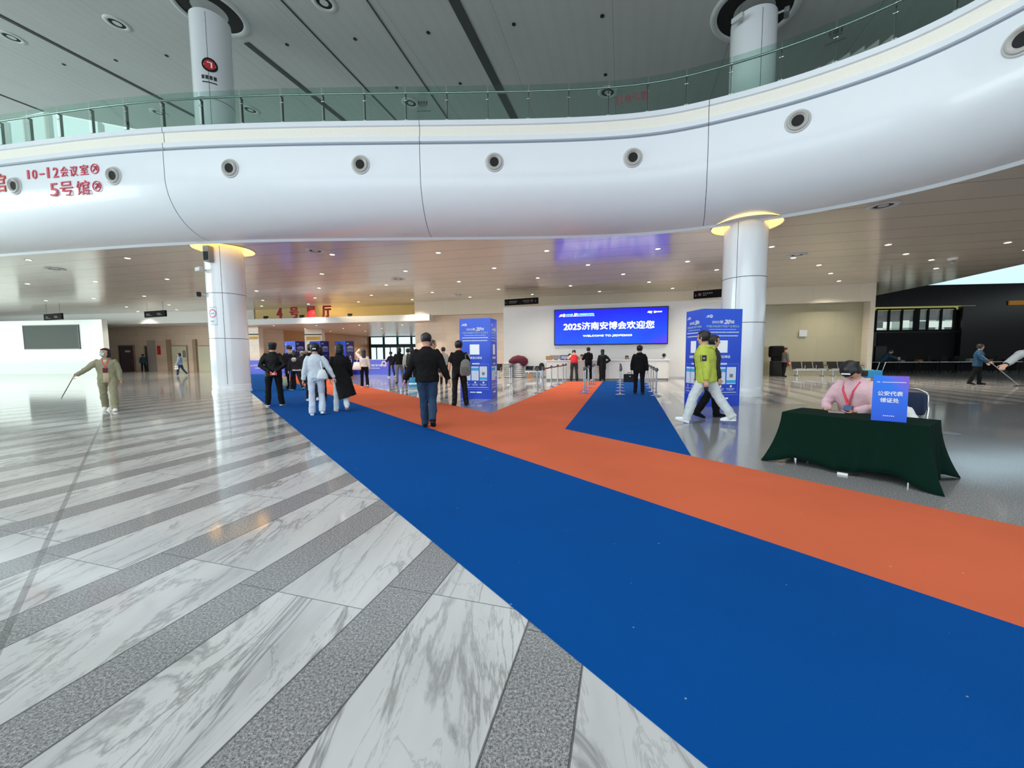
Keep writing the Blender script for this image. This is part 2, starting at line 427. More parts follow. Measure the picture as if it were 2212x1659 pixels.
#%%SHELL
# ------------------------------------------------------------------ floor and carpets
fl = MB().box((-8, 14, -.1), (150, 96, .2)).build('floor', M_floor); struct(fl, 'polished marble floor with dark granite bands', 'floor')
def carpet(name, pts, m, label, z=.006):
    o = MB().prism([(p[0], p[1]) for p in pts], .0, z).build(name, m); return tag(o, label, 'carpet')
bl0, bl1 = at(545, 850), at(1530, 1659); br0, br1 = at(928, 925.5), at(2212, 1358); oe0, oe1 = at(1060, 893), at(2212, 1140)
def ext(a, b, y):       # point at depth y on the line through a and b
    t = (y-a.y)/(b.y-a.y); return V((a.x+(b.x-a.x)*t, y, 0))
carpet('carpet_runner', [ext(bl0, bl1, 15.0), ext(bl0, bl1, -2), ext(br0, br1, -2), ext(br0, br1, 15.4)], M_blue, 'long blue carpet runner crossing the hall diagonally from near right to far left')
carpet('carpet_runner', [ext(br0, br1, 27.5), ext(br0, br1, -2), ext(oe0, oe1, -2), ext(oe0, oe1, 27.5)], M_orange, 'long orange carpet runner lying along the far side of the blue runner', .0065)
carpet('carpet_field', [ext(bl0, bl1, 15.05), ext(br0, br1, 15.45), ext(br0, br1, 27.0), at(590, 808.5), at(470, 808.5), at(480, 843)], M_blue, 'blue carpet field in front of the far blue barrier by the left column', .0055)
cA, cB = at(1060, 893), at(1226, 824.5); cC, cD = at(1218, 930), at(1303, 823.5); cE, cF = at(1493, 985), at(1410, 848)
cF2 = cE+(cF-cE)*((20.2-cE.y)/(cF.y-cE.y))
carpet('carpet_branch', [cA, cC, cD, cB], M_orange, 'orange carpet branch leading to the white reception counter', .006)
carpet('carpet_branch', [cC, cE, cF2, cD], M_blue, 'blue carpet branch leading to the white reception counter', .0062)

# ------------------------------------------------------------------ balcony curve
BP = [(-44, 21), (-34, 18.6), (-27, 17), (-20.3, 15.6), (-15.5, 14.75), (-11.16, 14.05), (-6.57, 13.82), (-2.66, 13.79), (1.71, 13.73), (4.55, 13.42), (6.39, 12.75), (8.25, 11.79), (9.84, 10.56), (10.64, 9.54), (11.1, 8.61), (11.6, 7.0), (11.75, 5.0), (11.5, 2.4), (10.9, 0.0)]
def cr(p0, p1, p2, p3, t):
    return .5*((2*p1)+(-p0+p2)*t+(2*p0-5*p1+4*p2-p3)*t*t+(-p0+3*p1-3*p2+p3)*t**3)
CURVE = []
bp = [V((x, y, 0)) for x, y in BP]
for i in range(len(bp)-1):
    a = bp[max(i-1, 0)]; b = bp[i]; c = bp[i+1]; d = bp[min(i+2, len(bp)-1)]
    for k in range(10): CURVE.append(cr(a, b, c, d, k/10))
CURVE.append(bp[-1])
# smooth, then resample evenly
for _ in range(30):
    CURVE = [CURVE[0]]+[(CURVE[i-1]+CURVE[i]*2+CURVE[i+1])/4 for i in range(1, len(CURVE)-1)]+[CURVE[-1]]
acc = [0.0]
for i in range(1, len(CURVE)): acc.append(acc[-1]+(CURVE[i]-CURVE[i-1]).length)
LEN = acc[-1]
def cpt(s):
    s = max(0, min(LEN-1e-6, s)); lo, hi = 0, len(acc)-1
    while hi-lo > 1:
        mid = (lo+hi)//2
        if acc[mid] <= s: lo = mid
        else: hi = mid
    t = (s-acc[lo])/(acc[hi]-acc[lo]); return CURVE[lo]*(1-t)+CURVE[hi]*t
def cn(s):
    t = (cpt(s+.4)-cpt(s-.4)).normalized(); return V((t.y, -t.x, 0)), t     # outward (towards the entrance), tangent
def bpt(s, off, z):
    n, t = cn(s); p = cpt(s)+n*off; return V((p.x, p.y, z))
def s_for(px, py, off):
    """arc length where the ray of a pixel meets the fascia surface with the given offset"""
    d = ray(px, py); best = None
    for k in range(int(LEN/.05)+60):
        s = k*.05 if k < int(LEN/.05) else best[1]+(k-int(LEN/.05)-30)*.0016
        p = bpt(s, off, 0)
        if p.y < 1: continue
        e = abs(p.x*d.y-p.y*d.x)
        if p.y > 0 and (best is None or e < best[0]): best = (e, s, p)
    return best[1], O.z+d.z*(best[2].y/d.y)
ZC = 5.45
OT = 1.6
prof = [(.0, ZC-.04), (.06, ZC-.06), (.10, ZC-.02), (.12, ZC+.02)]
for k in range(1, 15):
    a = PI/2*k/14; prof.append((.12+(OT-.12)*math.sin(a), 7.0-(7.0-ZC-.02)*math.cos(a)))
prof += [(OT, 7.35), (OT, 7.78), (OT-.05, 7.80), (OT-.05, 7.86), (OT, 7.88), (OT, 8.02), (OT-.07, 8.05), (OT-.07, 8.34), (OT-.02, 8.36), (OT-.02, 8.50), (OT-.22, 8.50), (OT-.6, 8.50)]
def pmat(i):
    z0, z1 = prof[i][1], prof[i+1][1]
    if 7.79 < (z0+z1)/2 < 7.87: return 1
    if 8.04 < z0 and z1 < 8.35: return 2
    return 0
N = 170; mb = MB(); vs = []; SS = [LEN*i/N for i in range(N+1)]
for s in SS:
    n, t = cn(s); c = cpt(s)
    for off, z in prof: vs.append(V((c.x+n.x*off, c.y+n.y*off, z)))
K = len(prof)
for pi in range(K-1):
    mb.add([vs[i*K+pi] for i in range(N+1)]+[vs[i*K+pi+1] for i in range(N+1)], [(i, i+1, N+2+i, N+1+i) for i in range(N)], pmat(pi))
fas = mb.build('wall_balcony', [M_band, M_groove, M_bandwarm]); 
me = fas.data; bm = bmesh.new(); bm.from_mesh(me); bmesh.ops.remove_doubles(bm, verts=bm.verts, dist=.0004); bmesh.ops.recalc_face_normals(bm, faces=bm.faces); bm.to_mesh(me); bm.free()
me.polygons.foreach_set('use_smooth', [True]*len(me.polygons)); me.set_sharp_from_angle(angle=R(35))
struct(fas, 'white curved balcony fascia sweeping across the hall', 'balcony')
# seams between fascia panels
for i, (px, py) in enumerate([(357, 400), (908, 400), (1527, 400)]):
    s, z = s_for(px, py, OT); n, t = cn(s); m2 = MB(); c = cpt(s); L = []
    for off, z in prof[3:]:
        L.append(V((c.x+n.x*(off+.002), c.y+n.y*(off+.002), z-.0015)))
    for a, b in zip(L[:-1], L[1:]):
        m2.add([a-t*.008, a+t*.008, b+t*.008, b-t*.008], [(0, 1, 2, 3)])
    o = m2.build('trim_%d' % (i+1), M_seam); struct(o, 'dark joint between two fascia panels, %s' % ('left one', 'middle one', 'right one')[i], 'joint')
# lower ceiling and upper floor slab
edge = [bpt(s, .05, 0) for s in SS[::2]]
poly = [(p.x, p.y) for p in edge]+[(24.0, 0.0), (23.8, 17.8), (25.2, 23), (30, 52), (-70, 52), (-70, 25)]
def flat_poly(poly, z, name, m, flip=False, thick=.02):
    mbp = MB().prism(poly, z, z+thick); return mbp.build(name, m)
lc = flat_poly(poly, ZC, 'ceiling', M_ceil); struct(lc, 'glossy metal panel ceiling under the balcony', 'ceiling')
AX, AY, BX, BY = -10.98, 15.0, 7.55, 12.65
COVE_R = .625+.38
cut = MB().lathe([(.0001, -.2), (COVE_R, -.2), (COVE_R, .2), (.0001, .2)], (AX, AY, ZC), n=48).lathe([(.0001, -.2), (COVE_R, -.2), (COVE_R, .2), (.0001, .2)], (BX, BY, ZC), n=48).build('cutter', M_ceil)
bo = lc.modifiers.new('holes', 'BOOLEAN'); bo.operation = 'DIFFERENCE'; bo.object = cut; bo.solver = 'EXACT'
bmc = bmesh.new(); bmc.from_mesh(cut.data); bmesh.ops.remove_doubles(bmc, verts=bmc.verts, dist=.001); bmesh.ops.recalc_face_normals(bmc, faces=bmc.faces); bmc.to_mesh(cut.data); bmc.free()
nm_ = bpy.data.meshes.new_from_object(lc.evaluated_get(bpy.context.evaluated_depsgraph_get())); lc.modifiers.clear(); lc.data = nm_; bpy.data.objects.remove(cut)
uf = flat_poly([(p.x, p.y) for p in [bpt(s, OT-.6, 0) for s in SS[::2]]]+poly[len(edge):], 8.2, 'floor_upper', M_white); struct(uf, 'pale floor of the upper gallery', 'floor')
# upper ceiling, falls gently to the right
def zu(x, y): return 12.32-.114*(x*.960-y*.279)
def upt(px, py):
    d = ray(px, py)   # intersect with the sloping plane
    # CH + t dz = 12.32 - .114*(t dx*.96 - t dy*.279)
    t = (12.32-CH)/(d.z+.114*(d.x*.960-d.y*.279)); return O+d*t
wA, wB = upt(96, 241), upt(322, 284)
wd = (wB-wA); wd.z = 0; wd.normalize()
far = wA+wd*70; wC = upt(0, 262); we = (wC-wA); we.z = 0; wel = we.length; we.normalize(); nearp = wA+we*46
up_poly = [(50, -25), (50, 62), (far.x, 62) if far.y > 62 else (far.x, far.y), (wA.x, wA.y), (nearp.x, nearp.y), (-80, -25)]
m3 = MB()
P = [V((x, y, zu(x, y))) for x, y in up_poly]
m3.add(P+[p+V((0, 0, .3)) for p in P], [tuple(range(len(P))), tuple(reversed(range(len(P), 2*len(P))))]+[(i, (i+1) % len(P), len(P)+(i+1) % len(P), len(P)+i) for i in range(len(P))])
uc = m3.build('ceiling_upper', M_uceil); struct(uc, 'high dark grey perforated ceiling', 'ceiling')
UN = V((.114*.960, -.114*.279, 1)).normalized()
def upper_strip(name, px1, px2, width, ext0, ext1, i):
    a, b = upt(*px1), upt(*px2); d = (b-a).normalized(); a2 = a-d*ext0; b2 = b+d*ext1; sd = d.cross(UN).normalized()*width/2; dn = -UN*.03
    o = MB().obox(a2-sd, b2-a2, sd*2, dn).build('trim_%d' % i, M_seam); struct(o, 'dark slot in the high ceiling, %s' % {4: 'widest one', 5: 'right of the left column', 6: 'left one running to the balustrade', 7: 'leftmost one ending at the glazing', 8: 'thin one left of the widest', 9: 'faint one nearest the widest'}[i], 'ceiling slot')
upper_strip('slot', (981, 0), (1110, 254), .36, 14, 1, 4)
upper_strip('slot', (532, 92), (729, 249), .26, 0, 1, 5)
upper_strip('slot', (0, 33), (430, 256), .22, 14, 1, 6)
upper_strip('slot', (0, 204), (94, 240), .16, 14, 0, 7)
upper_strip('slot', (608, 0), (858, 262), .05, 14, 1, 8)
upper_strip('slot', (820, 40), (905, 165), .04, 10, 9, 9)

# ------------------------------------------------------------------ facade seen above the balcony on the left
fac = MB(); gl = MB()
for (o_, d_, L) in ((wA, wd, 26.0), (wA, we, 40.0)):
    nn = V((-d_.y, d_.x, 0)) if V((-d_.y, d_.x, 0)).dot(V((o_.x, o_.y, 0))) > 0 else V((d_.y, -d_.x, 0))
    k = 0
    while k*2.6 < L:
        p = o_+d_*(k*2.6); zt = zu(p.x, p.y)
        fac.obox(V((p.x, p.y, 8.2)), d_*.16, nn*.3, V((0, 0, zt-8.2))); k += 1
    for z in (8.25, 12.2):
        fac.obox(V((o_.x, o_.y, z)), d_*L, nn*.12, V((0, 0, .12)))
    e_ = o_+d_*L; za, zb = zu(o_.x, o_.y), zu(e_.x, e_.y)
    q0, q1 = V((o_.x, o_.y, 8.2))+nn*.2, V((e_.x, e_.y, 8.2))+nn*.2
    gl.add([q0, q1, V((q1.x, q1.y, zb)), V((q0.x, q0.y, za))], [(0, 1, 2, 3)])
o = fac.build('window_1', M_white); struct(o, 'tall glazed facade with white mullions', 'window')
g = gl.build('window_pane', M_glass, o)
# pier by the facade
a = aty(62, 300, 31)
tag(MB().box((a.x, 31, 10.5), (1.5, 1.5, 6.5)).build('pier', M_white), 'pale rectangular pier by the upper glazing at far left', 'pier')

#%%WALLS
# ------------------------------------------------------------------ back walls
def wall(name, a, b, z0, z1, th, m, label=None, back=1):
    a = V((a[0], a[1], z0)); b = V((b[0], b[1], z0)); d = b-a; n = V((-d.y, d.x, 0)).normalized()*th*back
    o = MB().obox(a, d, n, V((0, 0, z1-z0))).build(name, m); struct(o, label, 'wall'); return o
LW0, LW1 = V((-7.35, 29.4, 0)), V((21.15, 22.86, 0))
ld = (LW1-LW0).normalized(); ln = V((-ld.y, ld.x, 0))
wall('wall_back', LW0+ln*.6, LW1+ln*.6, 0, 4.5, .3, M_beige, 'beige stone back wall on the right')
wall('wall_band', LW0, LW1, 4.40, 5.47, 1.2, M_cream, 'cream stone band above the back wall')
# courses of paler stone on the left stretch
t0 = LW0+ln*.55
wall('wall_left_back', t0, t0+ld*8.2, 0, 4.42, .1, M_tile, 'wall of pale beige stone courses beside the hall entrance')
wall('wall_return', LW1, LW1+ln*3, 0, 5.46, .25, M_cream, 'cream end face of the back wall beside the dark hall', back=-1)
# end of the upper band next to the entrance recess
wall('wall_left_return', LW0+ln*.6, LW0+ln*20, 0, 5.46, .3, M_tile, None)
# white service wall with the big screen
SW0 = V((-.50, 24.0, 0)); SWd = V((1, -.24, 0)).normalized(); SWn = V((-SWd.y, SWd.x, 0))
SW1 = SW0+SWd*13.5
sw = MB().obox(SW0, SWd*13.5, SWn*2.2, V((0, 0, 4.32))).build('wall_service', M_white); struct(sw, 'white service wall behind the reception counter', 'wall')
MB().obox(SW0-SWn*.02, SWd*13.5, SWn*.05, V((0, 0, .1))).build('baseboard_service', M_lgrey)['kind'] = 'structure'
# left: white bulkhead, cream wall with doors
B0, B1, B2 = at(-260, 690, ZC), at(240, 677, ZC), at(537, 669.5, ZC)
def bulk(a, b, i, m=M_white):
    a = V((a.x, a.y, 4.45)); b = V((b.x, b.y, 4.45)); d = b-a; n = V((-d.y, d.x, 0)).normalized()
    o = MB().obox(a, d, n*3.2, V((0, 0, 1.02))).build('wall_bulkhead_%s' % i, m); struct(o, 'white bulkhead below the ceiling, %s' % {'left': 'above the white block', 'right': 'above the cream doors'}[i], 'wall')
bulk(B0, B1, 'left'); bulk(B1, at(548, 669.5, ZC), 'right')
D0, D1 = at(150, 802), at(600, 801.5)
dd = (D1-D0).normalized(); dn = V((-dd.y, dd.x, 0))
wall('wall_left', D0-dd*4, D1-dd*6.5, 0, 4.6, .3, M_tile, 'cream stone wall with service doors at far left')
# doors on it
def dpx(px): return onwall(px, 800, D0, D1)
M_maroon = mat('maroon_door', (66, 18, 34), .35); M_creamdoor = mat('cream_door', (214, 208, 180), .4); M_frame = mat('tan_door_frame', (164, 138, 116), .4); M_greendk = mat('dark_green_opening', (62, 74, 62), .5)
def door(i, x0, x1, m, label, topy, jamb=None):
    a, b = dpx(x0), dpx(x1); h = onwall((x0+x1)/2, topy, D0, D1).z; wdt = (b-a).length
    t = bpy.data.objects.new('door_%d' % i, None); COL.objects.link(t); struct(t, label, 'door')
    nn = -dn
    MB().obox(V((a.x, a.y, 0))+nn*.002, dd*wdt, nn*.05, V((0, 0, h))).build('door_leaf', m, t)
    f = MB()
    f.obox(V((a.x, a.y, 0))-dd*.09+nn*.002, dd*.09, nn*.09, V((0, 0, h+.09))).obox(V((b.x, b.y, 0))+nn*.002, dd*.09, nn*.09, V((0, 0, h+.09))).obox(V((a.x, a.y, h))+nn*.002, dd*wdt, nn*.09, V((0, 0, .09)))
    f.build('door_frame', jamb or M_frame, t)
    if i != 2:
        hb = V((b.x, b.y, 1.05))-dd*wdt*.14+nn*.05
        MB().obox(hb, dd*.14, nn*.06, V((0, 0, .03))).build('door_handle', M_chrome, t)
    return t, a, b, h
door(1, 262, 293, M_maroon, 'dark maroon service door at far left', 747)
t, a, b, h = door(2, 318, 326, M_greendk, 'narrow dark green doorway next to the maroon door', 748)
door(3, 375, 407, M_creamdoor, 'cream double door with vertical pull, right of the grey pilaster', 748)
door(4, 431, 462, M_creamdoor, 'cream door with black handle next to the near left column', 748)
# pilaster and lift opening
pa = dpx(327); pb = dpx(340)
o = MB().obox(V((pa.x, pa.y, 0))-dn*.25, dd*(pb-pa).length, dn*.24, V((0, 0, 3.1))).build('trim_10', mat('grey_marble', (170, 158, 152), .2)); struct(o, 'grey marble door surround', 'door surround')
for j, (q0, q1) in enumerate(((367, 374), (423, 430))):
    pa = dpx(q0); pb = dpx(q1)
    o = MB().obox(V((pa.x, pa.y, 0))-dn*.2, dd*(pb-pa).length, dn*.19, V((0, 0, 3.15))).build('trim_%d' % (11+j), M_frame); struct(o, 'tan door surround %s the cream double door' % ('left of', 'right of')[j], 'door surround')
# small notices on those doors and walls
def plate(name, px0, py0, px1, py1, A, B, m, label, cat, off=.08, th=.02, parent=None):
    a = onwall(px0, py1, A, B); b = onwall(px1, py1, A, B); c = onwall(px0, py0, A, B); d = (V((B[0], B[1], 0))-V((A[0], A[1], 0))).normalized(); n = V((d.y, -d.x, 0))
    o = MB().obox(a+n*off, d*(b-a).length, n*th, V((0, 0, c.z-a.z))).build(name, m, parent)
    if label: tag(o, label, cat)
    return o
plate('notice', 272, 757, 283, 761, D0, D1, mat('paper', (228, 220, 208), .6), 'small white paper notice on the maroon door', 'notice', .06)
plate('extinguisher_box', 343, 747, 348, 766, D0, D1, M_red, 'narrow red fire equipment sign on the cream wall', 'sign', .02, .12)
plate('pull_plate', 397, 757, 403, 772, D0, D1, M_grey, 'grey vertical plate on the cream double door', 'sign', .07)

# entrance to hall 4: recessed yellow-lit bulkhead, canopy, lobby
Y0, Y1 = at(530, 670.4, ZC), at(897, 657.6, ZC)
yd = (Y1-Y0).normalized()
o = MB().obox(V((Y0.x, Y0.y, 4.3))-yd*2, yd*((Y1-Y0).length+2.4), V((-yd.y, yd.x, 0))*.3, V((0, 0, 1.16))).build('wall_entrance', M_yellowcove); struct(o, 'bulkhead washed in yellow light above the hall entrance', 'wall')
C0, C1 = at(537.7, 702, 4.0), at(928, 692, 4.0); cdv = (C1-C0).normalized(); cnv = V((-cdv.y, cdv.x, 0)); C0e = C0-cdv*2.5
o = MB().obox(V((C0e.x, C0e.y, 4.0)), C1-C0e, cnv*2.6, V((0, 0, .46))).build('trim_13', M_white); struct(o, 'white canopy fascia over the hall entrance', 'canopy')
M_lobceil = mat('lobby_ceiling', (216, 184, 170), .3)
lp = [C0e, C1, V((C1.x-1.0, 30.2, 0)), V((-7.35, 30.2, 0)), V((-3, 52, 0)), V((-26, 52, 0))]
o = MB().prism([(p.x, p.y) for p in lp], 3.98, 4.02).build('ceiling_lobby', M_lobceil); struct(o, 'low ceiling of the hall entrance lobby', 'ceiling')
wl = [at(539, 709, 3.98), at(612, 713.4, 3.98), at(797, 726.9, 3.98)]
wall('wall_lobby_left', wl[0], wl[1], 0, 4, .3, M_tile, 'pale side wall of the lobby')
wall('wall_lobby_right', wl[1], wl[2], 0, 4, .3, M_brown, 'brown panelled side wall of the lobby')
bk0 = wl[2]; bk1 = V((-4.0, bk0.y-1.0, 0)); bd = (bk1-bk0); bd.z = 0; bdl = bd.length; bd.normalize()
# glazed doors at the end of the lobby
M_dkframe = mat('dark_bronze_frame', (34, 34, 36), .35, .5)
M_daysky = mat('daylight_beyond', (210, 232, 240), 1, emis=(214, 236, 246), es=1.25)
dw = thing('glass_doors', 'dark framed glass entrance doors at the end of the hall lobby', 'doors', (0, 0, 0))
frm = MB()
hw = 3.95
for i in range(17):
    frm.obox(V((bk0.x, bk0.y, 0))+bd*(bdl*i/16), bd*(.28 if i % 2 == 0 else .13), V((0, -.12, 0)), V((0, 0, hw if i % 2 == 0 else 2.5)))
for z, hh in ((2.5, .45), (hw-.1, .12), (0, .12)):
    frm.obox(V((bk0.x, bk0.y, z)), bd*bdl, V((0, -.14, 0)), V((0, 0, hh)))
frm.build('door_frame', M_dkframe, dw)
MB().obox(V((bk0.x, bk0.y+.05, 0)), bd*bdl, V((0, .02, 0)), V((0, 0, hw))).build('pane', M_glass, dw)
# bright yard outside those doors
yb = MB().obox(V((-30, 58, -1)), V((34, 0, 0)), V((0, .2, 0)), V((0, 0, 9))).build('wall_outdoor', M_daysky); struct(yb, 'bright daylight outside the glass doors', 'outdoors')
# pillars and posters in the lobby
for i, (x0, x1, Y, lab) in enumerate(((660, 697, 36.5, 'pale square pillar between the blue gate stands'), (539, 561, 33.5, 'pale square pillar close behind the near left column'))):
    a = aty(x0, 770, Y); b = aty(x1, 770, Y)
    pl = thing('pillar', lab, 'pillar', ((a.x+b.x)/2, Y, 0))
    MB().box((0, .3, 2.0), (b.x-a.x, .6, 3.97)).build('shaft', M_tile, pl)
    za = aty(x0, 735 if i == 0 else 733, Y).z; zb = aty(x0, 727, Y).z
    MB().box((0, -.02, (za+zb)/2), ((b.x-a.x)*.8, .03, zb-za)).build('poster', mat('yellow_poster', (232, 178, 66), .5), pl)
    MB().box((0, -.04, zb+.18), ((b.x-a.x)*1.0, .06, .1)).build('lintel', M_dkframe, pl)

# white block on the left with the dark screen
K0, K1 = at(-420, 808.5), at(229, 807.6)
kd = (K1-K0).normalized(); kn = V((-kd.y, kd.x, 0)); ktop = onwall(216, 690, K0, K1).z
bk = MB().obox(V((K0.x, K0.y, 0)), kd*(K1-K0).length, kn*.42, V((0, 0, ktop))).build('wall_white_block', mat('bright_white_wall', (244, 250, 246), .2, noise=.01, coat=.3)); struct(bk, 'big white wall block at far left', 'wall')
sc = thing('wall_screen', 'switched off dark grey screen on the big white block at far left', 'screen')
a = onwall(55, 755, K0, K1); b = onwall(175, 755, K0, K1); c = onwall(55, 703, K0, K1)
MB().obox(a-kn*.06, kd*(b-a).length, kn*.05, V((0, 0, c.z-a.z))).build('panel', mat('off_screen', (84, 92, 88), .5, spec=.2), sc)
fr = MB(); W_ = (b-a).length; H_ = c.z-a.z
for q in ((0, 0, W_, .06), (0, H_-.06, W_, .06), (0, 0, .06, H_), (W_-.06, 0, .06, H_)):
    fr.obox(a-kn*.08+kd*q[0]+V((0, 0, q[1])), kd*q[2], kn*.03, V((0, 0, q[3])))
fr.build('frame', M_grey, sc)

# ------------------------------------------------------------------ dark hall at the right
H0 = V((20.5, 31.5, 0)); H1 = V((60, 27.5, 0))
wall('wall_dark', H0, H1, 0, 6.6, .4, M_dark, 'dark stone wall of the hall at right')
hd = (H1-H0).normalized(); hn = V((-hd.y, hd.x, 0))
# light coves
def strip(px0, py0, px1, py1, th, m, name, label):
    a = onwall(px0, py0, H0, H1); b = onwall(px1, py1, H0, H1)
    o = MB().obox(V((a.x, a.y, a.z-th))-hn*.12, V((b.x-a.x, b.y-a.y, 0)), hn*.1, V((0, 0, th))).build(name, m); struct(o, label, 'light cove')
M_ycove = mat('olive_cove_light', (150, 150, 96), .5, emis=(170, 168, 96), es=.45)
strip(1884, 664, 2104, 662, .28, M_ycove, 'trim_14', 'dim yellow light cove above the hall windows')
strip(2178, 650, 2330, 640, .32, mat('amber_cove_light', (150, 110, 40), .5, emis=(150, 100, 30), es=.4), 'trim_15', 'amber light cove at far right')
# window with six panes
wt = bpy.data.objects.new('window_2', None); COL.objects.link(wt); struct(wt, 'row of six dark framed panes high on the dark wall', 'window')
a = onwall(1888, 714, H0, H1); b = onwall(2056, 713, H0, H1); c = onwall(1888, 673, H0, H1); WW = (b-a).length; WH = c.z-a.z+.1
def pane_mat():
    B = NB('lit_room_behind_glass'); g = B.node('ShaderNodeNewGeometry'); P = g.outputs['Position']
    s = B.node('ShaderNodeSeparateXYZ'); B.set(s.inputs[0], P)
    cv = B.node('ShaderNodeCombineXYZ'); B.set(cv.inputs[0], B.math('FLOOR', B.math('MULTIPLY', s.outputs[0], 1.6))); B.set(cv.inputs[1], B.math('FLOOR', B.math('MULTIPLY', s.outputs[2], 2.1)))
    wn = B.node('ShaderNodeTexWhiteNoise', noise_dimensions='2D'); B.set(wn.inputs['Vector'], cv.outputs[0])
    low = B.math('LESS_THAN', s.outputs[2], 3.9)
    k = B.math('MULTIPLY', B.math('MULTIPLY_ADD', wn.outputs[0], .8, .1), B.math('MULTIPLY_ADD', low, .85, .15))
    col = B.ramp(k, [(0.0, lin((70, 72, 72))), (.35, lin((90, 112, 106))), (.75, lin((190, 214, 200))), (.95, lin((232, 246, 240)))])
    B.b.inputs['Base Color'].default_value = (.02, .02, .02, 1); B.b.inputs['Roughness'].default_value = .1
    B.set(B.b.inputs['Emission Color'], col); B.b.inputs['Emission Strength'].default_value = .75
    return B.m
PM = pane_mat()
MB().obox(V((a.x, a.y, a.z))-hn*.03, hd*WW, hn*.02, V((0, 0, WH))).build('pane', PM, wt)
fr = MB()
for i in range(7):
    fr.obox(V((a.x, a.y, a.z-.05))-hn*.14+hd*(WW*i/6-.06), hd*(.14 if i != 3 else .4), hn*.1, V((0, 0, WH+.1)))
for z in (-.1, WH-.02): fr.obox(V((a.x, a.y, a.z+z))-hn*.14, hd*WW, hn*.1, V((0, 0, .12)))
fr.build('window_frame', M_matblack, wt)
# black recess under the window, side pier
a2 = onwall(1890, 798, H0, H1); b2 = onwall(2056, 798, H0, H1)
o = MB().obox(V((a2.x, a2.y, 0))-hn*.05, V((b2.x-a2.x, b2.y-a2.y, 0)), hn*.04, V((0, 0, 2.95))).build('trim_16', M_matblack); struct(o, 'black panel under the hall windows', 'panel')
a2 = onwall(2056, 798, H0, H1); b2 = onwall(2106, 798, H0, H1)
o = MB().obox(V((a2.x, a2.y, 0))-hn*.5, V((b2.x-a2.x, b2.y-a2.y, 0)), hn*.5, V((0, 0, 4.9))).build('trim_17', M_dark); struct(o, 'dark stone pier beside the hall windows', 'pier')
a2 = onwall(1890, 748, H0, H1); b2 = onwall(1914, 748, H0, H1)
o = MB().obox(V((a2.x, a2.y, 0))-hn*.09, V((b2.x-a2.x, b2.y-a2.y, 0)), hn*.03, V((0, 0, a2.z))).build('door_5', mat('dark_door', (44, 44, 46), .35)); struct(o, 'dark door under the hall windows', 'door')
# clerestory beyond the end of the lower ceiling
o = MB().obox(V((24.0, 33.0, 6.6)), V((40, -6, 0)), V((0, .2, 0)), V((0, 0, 6))).build('window_3', mat('clerestory_glass', (200, 226, 236), .3, emis=(196, 226, 240), es=.95)); struct(o, 'bright clerestory above the dark hall', 'window')
# ends that close the space
wall('wall_right', (60, 27.5), (60, -20), 0, 6.6, .4, M_dark, 'dark far right side wall')
o = None
#%%FITTINGS
# ------------------------------------------------------------------ columns
CR = .625
def column(x, y, label, up_top, seams, vseam):
    t = thing('column', label, 'column', (x, y, 0))
    b = MB().lathe([(CR, .32), (CR, ZC+.3)], n=64); b.build('shaft', M_col, t, smooth=True)
    MB().lathe([(CR+.03, 0), (CR+.03, .10), (CR+.01, .11), (CR+.01, .30), (CR, .32)], n=64).build('skirting', M_col, t, angle=30)
    MB().lathe([(CR, ZC+2.7), (CR, up_top)], n=64).build('upper_shaft', M_col, t, smooth=True)
    g = MB()
    for z in seams: g.lathe([(CR+.001, z), (CR+.003, z), (CR+.003, z+.018), (CR+.001, z+.018)], n=64)
    for a, z0, z1 in vseam:
        d = V((math.cos(a), math.sin(a), 0)); e = V((-d.y, d.x, 0))
        g.obox(d*(CR-.01)-e*.006+V((0, 0, z0)), e*.012, d*.013, V((0, 0, z1-z0)))
    g.build('panel_joint', M_seam, t)
    # light cove where the column meets the lower ceiling
    MB().lathe([(CR-.02, ZC+.30), (COVE_R, ZC+.30), (COVE_R, ZC+.004)], n=64).build('light_cove', [M_cove], t)
    MB().lathe([(COVE_R-.01, ZC-.002), (COVE_R-.01, ZC-.012), (COVE_R+.03, ZC-.012), (COVE_R+.03, ZC-.002)], n=64).build('cove_rim', M_lgrey, t)
    zt = zu(x, y); c_ = V((0, 0, zt))
    MB().lathe([(CR*.9, .004), (CR+.40, .004)], c_, -UN, n=48).build('dark_opening', M_matblack, t)
    MB().lathe([(CR+.40, .004), (CR+.42, .05), (CR+.56, .05), (CR+.60, .0)], c_, -UN, n=48).build('ceiling_ring', M_lgrey, t, smooth=True)
    return t
AX, AY, BX, BY = -10.98, 15.0, 7.55, 12.65
cA_ = column(AX, AY, 'white cylindrical column nearest the left, standing between the doors and the carpet', 13.6, (3.73, 2.05), ((R(-66), .33, ZC), (R(-66), ZC+2.8, 13.5)))
cB_ = column(BX, BY, 'white cylindrical column at right behind the blue stand', 11.6, (3.75, 2.33), ((R(-140), .33, ZC), (R(-100), ZC+2.8, 11.5)))
MB().lathe([(CR+.001, 10.6), (CR+.003, 10.6), (CR+.003, 10.62), (CR+.001, 10.62)], n=64).build('panel_joint', M_seam, cA_)
